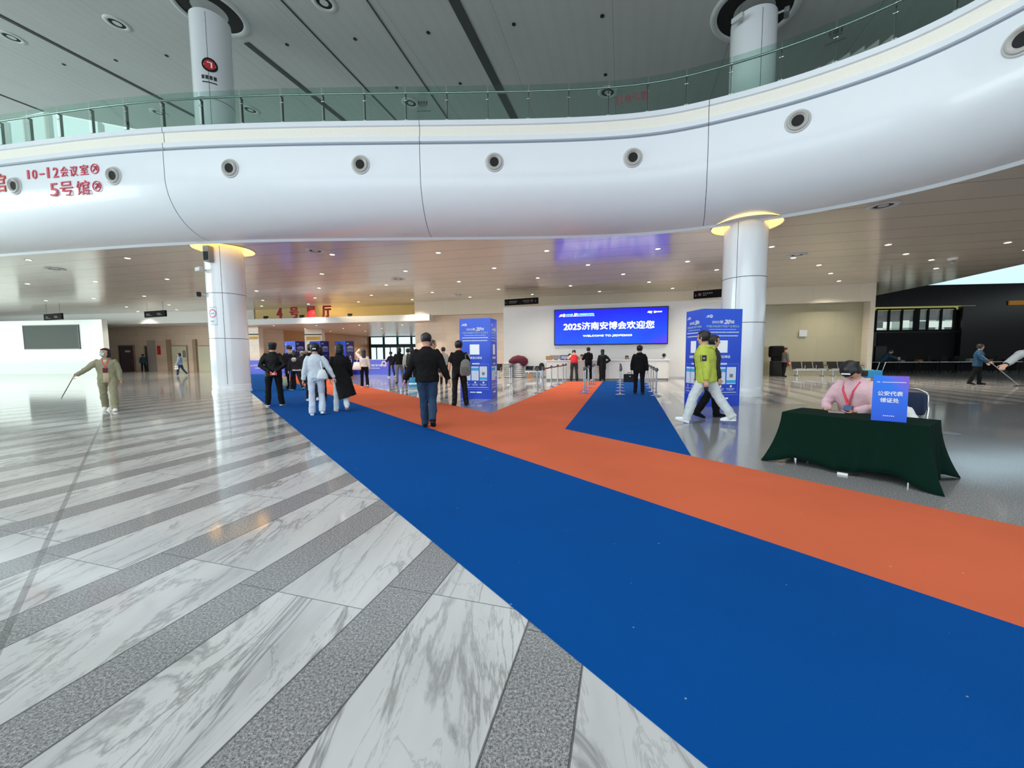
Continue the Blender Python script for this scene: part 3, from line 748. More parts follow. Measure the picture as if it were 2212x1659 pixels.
# things fixed to the columns
def on_col(cx, cy, ang, z): return V((cx+math.cos(ang)*CR, cy+math.sin(ang)*CR, z)), V((math.cos(ang), math.sin(ang), 0))
def col_ang(px, cx, cy):
    """angle on the column whose surface shows at column px of the photograph (near side)"""
    best = None
    for k in range(720):
        a = R(k/2); p = V((cx+math.cos(a)*CR, cy+math.sin(a)*CR, 2))
        d = p-O; w_ = d.dot(fw)
        if V((math.cos(a), math.sin(a), 0)).dot(-d) < 0: continue
        X = 1106+FP*d.dot(rr)/w_
        if best is None or abs(X-px) < best[0]: best = (abs(X-px), a)
    return best[1]
def zcol(px, py, cx, cy, ang):
    p, n = on_col(cx, cy, ang, 0); d = ray(px, py); return O.z+d.z*(p.y/d.y)
a_ = col_ang(467, AX, AY); p, n = on_col(AX, AY, a_, zcol(467, 550, AX, AY, a_)); e = V((-n.y, n.x, 0))
t = thing('wall_speaker', 'grey box loudspeaker high on the near left column', 'loudspeaker', tuple(p))
MB().obox(-e*.12+V((0, 0, -.28)), e*.24, n*.22, V((0, 0, .56))).build('cabinet', M_grey, t, bevel=.02)
MB().obox(-e*.09+n*.221+V((0, 0, -.24)), e*.18, n*.01, V((0, 0, .3))).build('grille', M_matblack, t)
def camera_fix(px, py, cx, cy, lab, colr, side=1):
    a_ = col_ang(px, cx, cy); p, n = on_col(cx, cy, a_, zcol(px, py, cx, cy, a_)); e = V((-n.y, n.x, 0))
    t = thing('security_camera', lab, 'security camera', tuple(p))
    MB().tube([V((0, 0, 0)), n*.18], .03).build('bracket', M_lgrey, t)
    MB().obox(n*.14-e*.20*(1 if side > 0 else .2)+V((0, 0, -.07)), e*.34*1, n*.14, V((0, 0, .15))).build('camera_body', colr, t, bevel=.03)
    MB().lathe([(0, 0), (.05, 0), (.05, .03), (0, .03)], n*.21-e*.2*side+V((0, 0, 0)), -e*side, n=16).build('lens', M_matblack, t)
camera_fix(455, 584, AX, AY, 'pale bullet camera on the near left column below the loudspeaker', M_lgrey)
camera_fix(447, 637, AX, AY, 'black camera on the edge of the near left column, level with its panel joint', M_matblack)
camera_fix(1580, 46, BX, BY, 'security camera near the top of the right column, left side', M_lgrey)
camera_fix(1680, 28, BX, BY, 'security camera near the top of the right column, right side', M_grey, -1)
# no smoking plate
a_ = col_ang(463, AX, AY); zc0 = zcol(463, 702, AX, AY, a_); zc1 = zcol(463, 663, AX, AY, a_)
def wrap_plate(mb, cx, cy, a0, a1, z0, z1, off, m=0):
    n_ = 8; P = []
    for i in range(n_+1):
        a = a0+(a1-a0)*i/n_; P.append(V((cx+math.cos(a)*(CR+off), cy+math.sin(a)*(CR+off), 0)))
    for i in range(n_): mb.quad(P[i]+V((0, 0, z0)), P[i+1]+V((0, 0, z0)), P[i+1]+V((0, 0, z1)), P[i]+V((0, 0, z1)), m)
    return mb
t = thing('no_smoking_sign', 'pale no smoking sign with a red ring on the near left column', 'sign')
wrap_plate(MB(), AX, AY, a_-.26, a_+.26, zc0, zc1, .008).build('plate', mat('pale_plate', (214, 226, 238), .4), t)
wrap_plate(wrap_plate(MB(), AX, AY, a_-.26, a_+.26, zc1-.012, zc1, .011), AX, AY, a_-.26, a_+.26, zc0, zc0+.012, .011).build('border', M_grey, t)
ring = MB(); zr = zc1-(zc1-zc0)*.36; rr_ = .155
for k in range(28):
    b0, b1 = 2*PI*k/28, 2*PI*(k+1)/28
    def rp(b, r_): a = a_+math.cos(b)*r_/CR; return V((AX+math.cos(a)*(CR+.014), AY+math.sin(a)*(CR+.014), zr+math.sin(b)*r_))
    ring.quad(rp(b0, rr_), rp(b1, rr_), rp(b1, rr_-.028), rp(b0, rr_-.028))
ring.build('red_ring', mat('sign_red', (222, 60, 100), .5), t)
bar = MB()
for (q0, q1, z0_, z1_) in ((-.08, .07, -.012, .012), (-.11, .05, -.30, -.27), (-.06, .02, -.36, -.345)):
    wrap_plate(bar, AX, AY, a_+q0/CR, a_+q1/CR, zr+z0_, zr+z1_, .013)
bar.build('print', M_grey, t)
# round wayfinding mark high on the same column
a_ = col_ang(489, AX, AY); zz = zcol(489, 140, AX, AY, a_)
t = thing('wayfinding_mark', 'black disc with a red arrow high on the left column above the balcony', 'sign')
def disc(cx, cy, a0, z, r_, off, m, nm, par, k0=0, k1=24):
    mb = MB(); c0 = V((cx+math.cos(a0)*(CR+off), cy+math.sin(a0)*(CR+off), z)); P = []
    for k in range(k0, k1+1):
        b = 2*PI*k/24; a = a0+math.cos(b)*r_/CR; P.append(V((cx+math.cos(a)*(CR+off), cy+math.sin(a)*(CR+off), z+math.sin(b)*r_)))
    mb.add([c0]+P, [(0, i, i+1) for i in range(1, len(P))]); return mb.build(nm, m, par)
disc(AX, AY, a_, zz, .24, .008, M_matblack, 'disc', t)
disc(AX, AY, a_, zz, .17, .012, M_red, 'red_centre', t)
mb = wrap_plate(wrap_plate(MB(), AX, AY, a_-.12, a_+.12, zz+.06, zz+.09, .016), AX, AY, a_+.05, a_+.12, zz-.1, zz+.09, .016); mb.build('arrow', M_txt, t)
mb = MB()
for k in range(4): wrap_plate(mb, AX, AY, a_-.42+k*.19, a_-.28+k*.19, zz-.50, zz-.37, .008)
wrap_plate(mb, AX, AY, a_-.4, a_+.3, zz-.62, zz-.58, .008); mb.build('print', M_seam, t)

# ------------------------------------------------------------------ balustrade on the balcony
t = thing('balustrade', 'glass balustrade with steel handrail along the curved balcony', 'balustrade')
RO = OT-.16; zg0, zg1, zr = 8.36, 9.56, 9.42
s0, _ = s_for(786, 230, RO); stp = 1.27
ns = [s0+stp*k for k in range(-28, 27) if 0.3 < s0+stp*k < LEN-.3]
for i, s in enumerate(ns):
    n, tt = cn(s); p = bpt(s, RO, zg0)
    pm = MB(); pm.obox(p-tt*.007-n*.13, tt*.014, n*.075, V((0, 0, 1.0)))
    pm.obox(p-tt*.012-n*.13+V((0, 0, .96)), tt*.024, n*.11, V((0, 0, .05)))
    post = pm.build('post', M_dsteel, t)
    for z in (.82, .25): MB().loft([p+V((0, 0, z))-n*.03+tt*q for q in (-.055, -.035, -.015, .015, .035, .055)], [.008, .022, .012, .012, .022, .008], [.008, .022, .012, .012, .022, .008], (0, 0, 1), 8).build('glass_clamp', M_chrome, post)
for a, b in zip(ns[:-1], ns[1:]):
    gm = MB(); Q = []
    for k in range(5):
        s = a+.02+(b-a-.04)*k/4; n, tt = cn(s); Q.append((bpt(s, RO, zg0+.06), n))
    for (p, n), (q, n2) in zip(Q[:-1], Q[1:]):
        h = V((0, 0, zg1-zg0-.06)); gm.add([p, q, q+h, p+h, p+n*.012, q+n2*.012, q+n2*.012+h, p+n*.012+h], [(0, 1, 2, 3), (5, 4, 7, 6), (3, 2, 6, 7)])
    gm.build('glass_panel', M_glassrail, t)
rp = [bpt(.3+(LEN-.6)*k/220, RO-.075, zr) for k in range(221)]
rail = MB(); rail.loft(rp, [.032]*len(rp), [.032]*len(rp), (0, 0, 1), 10)
rail.build('handrail', M_chrome, t, smooth=True)
# stickers on the glass (marks seen through the balustrade)
def sticker(px0, px1, py, lab, colr, red=False):
    s1, z1 = s_for(px0, py, RO); s2, z2 = s_for(px1, py, RO); z = z1
    t = thing('glass_sticker', lab, 'sticker')
    def bar(u0, u1, v0, v1, mb):
        a, b = s1+(s2-s1)*u0, s1+(s2-s1)*u1; pa, pb = bpt(a, RO+.016, z+v0), bpt(b, RO+.016, z+v0); h = V((0, 0, v1-v0)); mb.quad(pa, pb, pb+h, pa+h)
    return t, bar
t2, bar = sticker(902, 931, 234, 'small black lettering and arrow on the balustrade glass left of centre', M_matblack)
m_ = MB()
for k in range(4):
    u = .05+k*.19
    for q in range(3): bar(u, u+.13, .10+q*.035, .122+q*.035, m_)
    bar(u+.055, u+.075, .09, .19, m_)
bar(.15, .7, .055, .07, m_); bar(.03, 1, -.10, -.085, m_); bar(0, .06, -.115, -.09, m_); m_.build('print', M_matblack, t2)
t2, bar = sticker(1780, 1828, 92, 'small black lettering and line on the balustrade glass at right', M_matblack)
m_ = MB()
for k in range(4):
    u = .2+k*.17
    for q in range(3): bar(u, u+.12, .10+q*.04, .122+q*.04, m_)
    bar(u+.05, u+.065, .09, .2, m_)
bar(.25, .8, .05, .065, m_); bar(.02, .98, -.10, -.085, m_); m_.build('print', M_matblack, t2)
# dim red room number on the glass
s1, z1 = s_for(1331, 225, RO); s2, z2 = s_for(1400, 205, RO); n, tt = cn((s1+s2)/2); p = bpt(s1, RO+.02, z1-.02)
t2 = thing('glass_sticker', 'dim red 12 lettering on the balustrade glass right of centre', 'sticker')
for i_, ch in enumerate('12会议室'):
    q0 = (0, .11, .25, .5, .75)[i_]; q1 = (.05, .2, .46, .71, .97)[i_]; sa_ = s1+(s2-s1)*q0; n, tt = cn(sa_); p = bpt(sa_, RO+.02, z1-.02+.02*i_)
    lettering(ch, p, tt, (0, 0, 1), (s2-s1)*(q1-q0), .24, .0, .004).build('glyph', mat('dim_red_lettering', (120, 44, 58), .5), t2)

# ------------------------------------------------------------------ air nozzles on the fascia
def nozzle(px, py, label):
    s, z = s_for(px, py, OT); n, tt = cn(s); p = bpt(s, OT, z)
    t = thing('air_nozzle', label, 'air nozzle', tuple(p), 0, 'round air nozzles on the curved balcony fascia')
    aim = (n+V((0, 0, -.10))).normalized()
    MB().lathe([(.17, -.02), (.285, -.02), (.285, .012), (.265, .03), (.18, .03)], (0, 0, 0), n, 40).build('flange', M_lgrey, t, angle=30)
    MB().lathe([(.175, .0), (.235, .02), (.235, .06), (.215, .085), (.19, .09), (.135, .05), (.13, .0)], (0, 0, 0), aim, 40).build('barrel', mat('satin_grey', (176, 174, 170), .35), t, angle=30)
    MB().lathe([(0.0001, .045), (.135, .05)], (0, 0, 0), aim, 32).build('opening', M_matblack, t)
nozzle(33, 402, 'round air nozzle right beside the cut off red characters at far left')
nozzle(246, 380, 'round air nozzle right after the red 5 lettering')
nozzle(497, 364, 'round air nozzle above the near left column')
nozzle(779, 356, 'round air nozzle above the hall 4 entrance lettering')
nozzle(1068, 351, 'round air nozzle just left of the middle of the fascia')
nozzle(1367, 341, 'round air nozzle left of the last fascia joint, above the big screen')
nozzle(1723, 262, 'round air nozzle above the right column')
nozzle(2212, 85, 'round air nozzle cut by the right edge')
# red lettering on the fascia, glyph by glyph so that it follows the curve
def fascia_text(items, label):
    t = thing('red_lettering', label, 'lettering')
    for ch, px0, px1, py0, py1 in items:
        s1, zb = s_for(px0, py1, OT); s2, _ = s_for(px1, py1, OT); sm, zm = s_for((px0+px1)/2, py1, OT); _, zt = s_for((px0+px1)/2, py0, OT)
        n, tt = cn((s1+s2)/2); p = bpt(s1, OT+.006, zm)
        if ch == 'O':
            c = bpt((s1+s2)/2, OT+.004, (zm+zt)/2); r_ = (zt-zm)/2
            o = MB().lathe([(r_*.86, .0), (r_*.86, .02), (r_, .02), (r_, 0)], c, n, 24).build('ring', M_redsoft, t)
            lettering('↗', c-tt*r_*.5-V((0, 0, r_*.5)), tt, (0, 0, 1), r_, r_, .03, .012).build('arrow', M_redsoft, t)
        else:
            lettering(ch, p, tt, (0, 0, 1), (s2-s1), zt-zm, .0, .02).build('glyph', M_redsoft if len(items) > 2 else M_red, t)
fascia_text([('1', 61, 65, 368, 387), ('0', 72, 82, 367, 387), ('-', 87, 97, 375, 378), ('1', 104, 108, 362, 385), ('2', 117, 128, 362, 384), ('会', 133, 149, 360, 382), ('议', 153, 170, 359, 381), ('室', 175, 193, 356, 378), ('O', 197, 216, 354, 376)], 'thin red 10-12 lettering, upper line on the white fascia at far left')
fascia_text([('5', 111, 128, 396, 424), ('号', 132, 160, 392, 423), ('馆', 168, 196, 390, 421), ('O', 200, 222, 391, 414)], 'thin red 5 lettering, lower line on the white fascia at far left')
fascia_text([('号', -42, -12, 377, 418), ('馆', -20, 16, 376, 416)], 'bold red characters cut off by the left edge of the fascia')

# ------------------------------------------------------------------ ceiling fittings
def gimbal(name, p, nrm, r_, label, group, lit=True):
    t = thing(name, label, 'ceiling light', tuple(p), 0, group)
    MB().lathe([(r_*.62, 0), (r_*.66, .03), (r_, .012), (r_, -.01)], (0, 0, 0), nrm, 28).build('rim', M_lgrey, t, smooth=True)
    MB().lathe([(r_*.30, -.0), (r_*.62, -.0), (r_*.64, .012)], (0, 0, 0), nrm, 28).build('reflector', M_matblack, t)
    MB().lathe([(.0001, .01), (r_*.34, .01)], (0, 0, 0), nrm, 20).build('lens', M_lgrey, t)
    return t
for (px, py, lab) in ((253, 50, 'above the glass balustrade left of the column'), (25, 80, 'at the far left edge of the high ceiling'), (700, 5, 'at the top edge between the two columns'), (887, 222, 'seen through the glass beside the small black lettering'), (1313, 199, 'at the handrail above the big screen'), (343, 243, 'seen through the glass, left of the left column'), (541, 237, 'seen through the glass, right of the left column')):
    gimbal('gimbal_light', upt(px, py)-UN*.01, -UN, .42, 'recessed gimbal light in the high ceiling '+lab, 'gimbal lights in the high dark ceiling')
for (px, py, lab) in ((681, 541, 'right of the near left column'), (860, 602, 'above the hall 4 characters'), (1908, 443, 'at right below the balcony edge'), (1722, 550, 'right of the right column'), (118, 580, 'at far left'), (990, 636, 'left of the hanging sign')):
    gimbal('air_diffuser', at(px, py, ZC)+V((0, 0, -.01)), V((0, 0, -1)), .36, 'round air diffuser in the lower ceiling '+lab, 'round air diffusers in the lower ceiling')
# dark sensor holes in the high ceiling
for i, (px, py, lab) in enumerate(((138, 139, 'leftmost'), (250, 130, 'second from the left'), (360, 120, 'left of the column'), (620, 96, 'right of the left column'), (767, 84, 'left of the thin slot'), (925, 70, 'left of the wide slot'), (1110, 52, 'right of the wide slot'), (1301, 34, 'top middle'), (1308, 161, 'above the handrail right of the middle'), (994, 180, 'above the handrail left of the wide slot'), (857, 189, 'above the small black lettering'))):
    o = MB().lathe([(.0001, .02), (.07, .02), (.07, 0)], upt(px, py)-UN*.001, -UN, 12).build('ceiling_sensor', M_matblack); tag(o, 'small dark sensor in the high ceiling, '+lab, 'sensor', 'dark sensors in the high ceiling')
# rows of small downlights in the lower ceiling: lamps with real light
row_names = ['nearest the balcony edge', 'second from the balcony edge', 'third from the balcony edge', 'fourth from the balcony edge', 'closest to the back wall']
first = None
LD = bpy.data.lights.new('downlight_beam', 'SPOT'); LD.energy = 520; LD.color = (1.0, .90, .76); LD.spot_size = R(125); LD.spot_blend = .9; LD.shadow_soft_size = .07
nrow = 0
for r_i, off in enumerate((1.6, 4.6, 7.6, 10.6, 13.2)):
    names = ['first', 'second', 'third', 'fourth', 'fifth', 'sixth', 'seventh', 'eighth', 'ninth', 'tenth', 'eleventh', 'twelfth', 'thirteenth', 'fourteenth', 'fifteenth']
    for k in range(13):
        x = -33+k*4.3+(r_i % 2)*2.1; y = 14.0+off-.235*(x+3)*min(1, off/9)
        if x > 21 or (x > 9 and y < 8): continue
        wl_y = 29.4-.2296*(x+7.35) if x > -7.35 else 31.5-.17*(x+7.35)
        if y > wl_y-.8: continue
        if (x-AX)**2+(y-AY)**2 < 1.6 or (x-BX)**2+(y-BY)**2 < 1.6: continue
        # stay behind the balcony edge
        if y < 14.9 and -16 < x < 6: y = 15.0
        p = V((x, y, ZC-.004)); lab = 'small downlight, %s from left in the ceiling row %s' % (names[k], row_names[r_i])
        if first is None:
            first = thing('downlight', lab, 'ceiling light', tuple(p), 0, 'small downlights in the lower ceiling')
            MB().lathe([(.085, 0), (.11, -.012), (.12, 0)], n=20).build('rim', M_lgrey, first)
            MB().lathe([(.0001, -.004), (.085, -.004)], n=20).build('lens', M_lamp, first)
        else: dup(first, tuple(p), 0, lab)
        if (k+r_i) % 2 == 0:
            o = bpy.data.objects.new('downlight_beam', LD); COL.objects.link(o); o.location = (x, y, ZC-.03)
# lobby downlights
n_ = 0
for j in range(5):
    for k in range(5):
        q = V((-20+k*3.6+j*.6, 32.5+j*3.8, 3.975)); 
        if q.x > -7.5 and q.y < 36: continue
        lab = 'small lobby ceiling downlight, row %s from the canopy, %s from left' % (['one', 'two', 'three', 'four', 'five'][j], ['first', 'second', 'third', 'fourth', 'fifth'][k])
        dup(first, tuple(q), 0, lab, 'small downlights in the lobby ceiling')
        if (j+k) % 2 == 0:
            o = bpy.data.objects.new('downlight_beam', LD); COL.objects.link(o); o.location = (q.x, q.y, 3.94)
# wash that comes out of the yellow recess above the canopy
m_ = (Y0+Y1)/2
area('recess_wash', (m_.x-.2, m_.y-.75, 5.38), (m_.x, m_.y, 4.75), 16, .12, 60, (1.0, .78, .42))
o_ = bpy.data.objects['recess_wash']; o_.rotation_euler = ((V((m_.x+.3, m_.y+.2, 4.6))-o_.location).to_track_quat('-Z', 'Y')).to_euler(); o_.rotation_euler.rotate_axis('Z', math.atan2(yd.y, yd.x))
# dome camera
p = at(2058, 558, ZC)
t = thing('dome_camera', 'white dome camera under the lower ceiling at right', 'security camera', tuple(p))
MB().lathe([(.0001, -.10), (.09, -.10), (.15, -.06), (.17, 0)], n=24).build('housing', M_white, t, smooth=True)
MB().ball((0, 0, -.12), .09, 16).build('dome', M_grey, t, smooth=True)

# ------------------------------------------------------------------ hanging direction signs
def arrow(mb, c, xd, up, nn, L, kind):
    c = V(c); d = {'l': -xd, 'r': xd, 'd': -up, 'u': up}[kind]; e = up if kind in 'lr' else xd; w_ = L*.12
    def bar(a, b):
        v = (b-a); s_ = v.normalized().cross(nn)*w_/2; mb.obox(a-s_, v, s_*2, nn*.006)
    bar(c-d*L/2, c+d*L/2); bar(c+d*L/2, c+d*L*.15+e*L*.32); bar(c+d*L/2, c+d*L*.15-e*L*.32)
def hang_sign(px0, px1, py0, py1, Y, rot, label, spec):
    a = aty(px0, py1, Y); b = aty(px1, py1, Y-rot); c = aty(px0, py0, Y)
    xd = (b-a); xd.z = 0; Wd = xd.length; xd.normalize(); nn = V((xd.y, -xd.x, 0)); Hh = c.z-a.z; up = V((0, 0, 1))
    t = thing('hanging_sign', label, 'sign')
    MB().obox(a, xd*Wd, -nn*.12, up*Hh).build('board', M_black, t)
    h = MB()
    for u in (.12, .88): h.tube([a+xd*Wd*u+up*Hh-nn*.06, V((a.x+xd.x*Wd*u-nn.x*.06, a.y+xd.y*Wd*u-nn.y*.06, ZC))], .012, 6)
    h.build('hanger', M_grey, t)
    pr = MB(); rd = MB(); o = a+nn*.002
    for it in spec:
        k = it[0]; u, v = it[1], it[2]; P = o+xd*Wd*u+up*Hh*v
        if k == 'bar': pr.obox(P, xd*Wd*it[3], nn*.006, up*Hh*it[4])
        elif k == 'txt':
            for q in range(it[3]):
                x = P+xd*Hh*.24*q; g_ = Hh*.18
                for zz in (0, .45, .85): pr.obox(x+up*g_*zz, xd*g_, nn*.005, up*g_*.18)
                pr.obox(x+xd*g_*.4, xd*g_*.2, nn*.005, up*g_)
        elif k == 'dot': rd.lathe([(.0001, .006), (Hh*.20, .006), (Hh*.20, 0)], P, nn, 20)
        elif k in ('l', 'r', 'd', 'u'): arrow(pr, P, xd, up, nn, Hh*.34, k)
    pr.build('print', mat('pale_sign_print', (140, 142, 142), .6), t)
    if rd.v: rd.build('red_mark', mat('dull_pink_mark', (150, 72, 92), .6), t)
hang_sign(1090, 1162, 647, 660, 26.5, .9, 'black hanging sign with pink mark, left of the big screen', [('l', .05, .42), ('txt', .15, .48, 6), ('bar', .13, .3, .22, .05), ('txt', .56, .48, 5), ('bar', .6, .3, .14, .05), ('dot', .82, .52), ('d', .93, .5)])
hang_sign(1498, 1566, 629, 645.5, 22.0, .8, 'black hanging sign partly hidden by the right column', [('d', .07, .45), ('dot', .2, .5), ('txt', .3, .5, 5), ('bar', .3, .32, .12, .05)])
hang_sign(312, 357, 673, 686, 29.0, .8, 'black hanging sign above the cream doors at left', [('txt', .1, .4, 4), ('bar', .1, .25, .25, .06), ('txt', .62, .42, 4), ('bar', .65, .28, .2, .06)])
hang_sign(95, 133, 679, 692, 29.5, .8, 'black hanging sign above the white block at far left', [('txt', .12, .4, 3), ('bar', .12, .25, .25, .06), ('txt', .6, .42, 4), ('bar', .62, .28, .2, .06)])

# ------------------------------------------------------------------ red hall number standing on the canopy
t = thing('hall_lettering', 'big red hall number characters standing on the white canopy', 'lettering')
fA, fB = V((C0e.x, C0e.y, 0))+cnv*.15, V((C1.x, C1.y, 0))+cnv*.15
for ch, x0, x1, y0, y1 in (('4', 600, 610, 666, 682), ('号', 628, 645, 664, 682), ('展', 664, 682, 662.5, 682.5), ('厅', 698, 716, 661, 680)):
    a = onwall(x0, y1, fA, fB); b = onwall(x1, y1, fA, fB); c = onwall((x0+x1)/2, y0, fA, fB)
    a.z = 4.47; lettering(ch, a, cdv, (0, 0, 1), (V((b.x-a.x, b.y-a.y, 0))).length, c.z-a.z, .035, .10).build('character', M_red, t)
# things standing on the canopy: small spotlights
for i, px in enumerate((574, 652, 756)):
    a = onwall(px, 688, fA, fB); t = thing('spotlight', 'small black spotlight on the white canopy, %s the red characters' % ('left of', 'amid', 'right of')[i], 'spotlight', (a.x, a.y, 4.46))
    MB().box((0, 0, .03), (.22, .14, .06)).build('base', M_matblack, t); MB().obox(V((-.16, -.05, .07)), V((.32, 0, 0)), V((0, .16, .06)), V((0, -.02, .12))).build('lamp_head', M_matblack, t)

# ------------------------------------------------------------------ big screen
def led_mat():
    B = NB('blue_led_picture'); tc_ = B.node('ShaderNodeTexCoord'); s = B.node('ShaderNodeSeparateXYZ'); B.set(s.inputs[0], tc_.outputs['Object'])
    u = B.math('DIVIDE', s.outputs[0], 6.75); v = B.math('DIVIDE', s.outputs[2], 2.0)
    k = B.math('ADD', B.math('MULTIPLY', B.math('SUBTRACT', u, .86), 3.2), B.math('MULTIPLY', B.math('SUBTRACT', .22, v), 1.9), clamp=True)
    n = B.noise(tc_.outputs['Object'], .45, 2)
    c1 = B.mix(B.math('MULTIPLY', n, B.math('SUBTRACT', 1.0, v), clamp=True), (0.0, 0.0, 1.0, 1), (.0, .13, 1.0, 1))
    c2 = B.mix(k, c1, (.13, 0.004, 1.0, 1))
    B.b.inputs['Base Color'].default_value = (0, 0, 0, 1); B.b.inputs['Roughness'].default_value = .5
    B.set(B.b.inputs['Emission Color'], c2); B.b.inputs['Emission Strength'].default_value = 1.25
    return B.m
la = onwall(1199, 744, SW0-SWn*.12, SW1-SWn*.12); lb = onwall(1440.5, 743, SW0-SWn*.12, SW1-SWn*.12); lt = onwall(1199, 671.5, SW0-SWn*.12, SW1-SWn*.12)
LWid = (V((lb.x-la.x, lb.y-la.y, 0))).length; LHt = lt.z-la.z
t = thing('led_screen', 'large blue LED screen with white welcome lettering on the service wall', 'screen', tuple(la), math.atan2(SWd.y, SWd.x))
MB().obox((0, -.03, 0), (LWid, 0, 0), (0, .03, 0), (0, 0, LHt)).build('picture', led_mat(), t)
fr = MB()
for q in ((-.05, -.06, LWid+.1, .06), (-.05, LHt, LWid+.1, .06), (-.05, 0, .05, LHt), (LWid, 0, .05, LHt)): fr.obox((q[0], -.05, q[1]), (q[2], 0, 0), (0, .16, 0), (0, 0, q[3]))
fr.build('frame', M_dkframe, t)
M_glowtxt = mat('lit_white_lettering', (255, 255, 255), .5, emis=(250, 252, 255), es=1.2)
X = V((1, 0, 0)); Z = V((0, 0, 1))
def on_scr(body, u0, u1, v0, v1, bold, name, m=None, slant=0): return lettering(body, (LWid*u0, -.031, LHt*v0), X, Z, LWid*(u1-u0), LHt*(v1-v0), bold, .004, slant=slant).build(name, m or M_glowtxt, t)
on_scr('2025', .083, .243, .425, .60, .035, 'headline')
on_scr('济南安博会欢迎您', .252, .89, .42, .635, .022, 'headline')
on_scr('WELCOME TO JSDPE2025', .262, .70, .20, .262, .03, 'headline')
def logo(o, xd, up, nn, h, m, parent):
    """swoosh and globe mark"""
    mb = MB(); o = V(o)
    for k in range(4):
        a = o+up*h*(.05+.17*k)+xd*h*(.10*k); L_ = h*(1.15-.14*k)
        mb.add([a+nn*.004, a+xd*L_+up*h*.22+nn*.004, a+xd*L_*.98+up*h*.34+nn*.004, a+xd*L_*.35+up*h*.14+nn*.004], [(0, 1, 2, 3)])
    c = o+xd*h*1.65+up*h*.5
    for r0_, r1_ in ((.46, .36),):
        pts = []
        for k in range(25):
            b = 2*PI*k/24; pts.append((c+(xd*math.cos(b)+up*math.sin(b))*h*r0_+nn*.004, c+(xd*math.cos(b)+up*math.sin(b))*h*r1_+nn*.004))
        for p, q in zip(pts[:-1], pts[1:]): mb.quad(p[0], q[0], q[1], p[1])
    for q in (-.2, 0, .2): mb.quad(c-xd*h*.38+up*h*(q-.05)+nn*.004, c+xd*h*.38+up*h*(q-.05)+nn*.004, c+xd*h*.38+up*h*(q+.04)+nn*.004, c-xd*h*.38+up*h*(q+.04)+nn*.004)
    return mb.build('logo', m, parent)
logo((LWid*.03, -.031, LHt*.80), X, Z, V((0, -1, 0)), LHt*.105, M_glowtxt, t)
on_scr('2025第', .105, .168, .845, .895, .02, 'title', mat('lit_cyan_lettering', (180, 240, 250), .5, emis=(150, 232, 250), es=1.1))
on_scr('20', .175, .20, .84, .905, .05, 'title', None, .3)
on_scr('届 济南国际数字安博会', .207, .362, .845, .90, .02, 'title', MATS['lit_cyan_lettering'])
mb_ = MB()
x_ = .105
while x_ < .36: w2 = random.uniform(.01, .025); mb_.obox((LWid*x_, -.034, LHt*.815), (LWid*w2, 0, 0), (0, .004, 0), (0, 0, LHt*.014)); x_ += w2+.004
mb_.build('small_print', M_glowtxt, t)
mb_ = MB()
for k in range(3): mb_.add([(LWid*(.825+.004*k), -.034, LHt*(.87+.02*k)), (LWid*(.865), -.034, LHt*(.835+.012*k)), (LWid*(.872), -.034, LHt*(.90-.0*k))], [(0, 1, 2)])
mb_.obox((LWid*.883, -.034, LHt*.85), (LWid*.018, 0, 0), (0, .004, 0), (0, 0, LHt*.055)); mb_.obox((LWid*.903, -.034, LHt*.865), (LWid*.05, 0, 0), (0, .004, 0), (0, 0, LHt*.032))
mb_.build('sponsor_mark', M_glowtxt, t)

#%%STANDS
# ------------------------------------------------------------------ blue information stands
def stand_mat(name, c0, c1, rough=.3, h=2.5):
    B = NB(name); tc_ = B.node('ShaderNodeTexCoord'); s = B.node('ShaderNodeSeparateXYZ'); B.set(s.inputs[0], tc_.outputs['Object'])
    k = B.math('DIVIDE', s.outputs[2], h, clamp=True); n = B.noise(tc_.outputs['Object'], 1.3, 2)
    col = B.mix(B.math('MULTIPLY_ADD', n, .5, B.math('MULTIPLY', k, .6), clamp=True), (*lin(c0), 1), (*lin(c1), 1))
    B.set(B.b.inputs['Base Color'], col); B.b.inputs['Roughness'].default_value = rough
    return B.m
M_stand = stand_mat('blue_printed_board', (18, 50, 180), (46, 96, 230))
M_cyan = mat('cyan_print', (58, 170, 232), .5); M_pale = mat('pale_print', (214, 224, 244), .5); M_redp = mat('red_print', (214, 60, 66), .5)
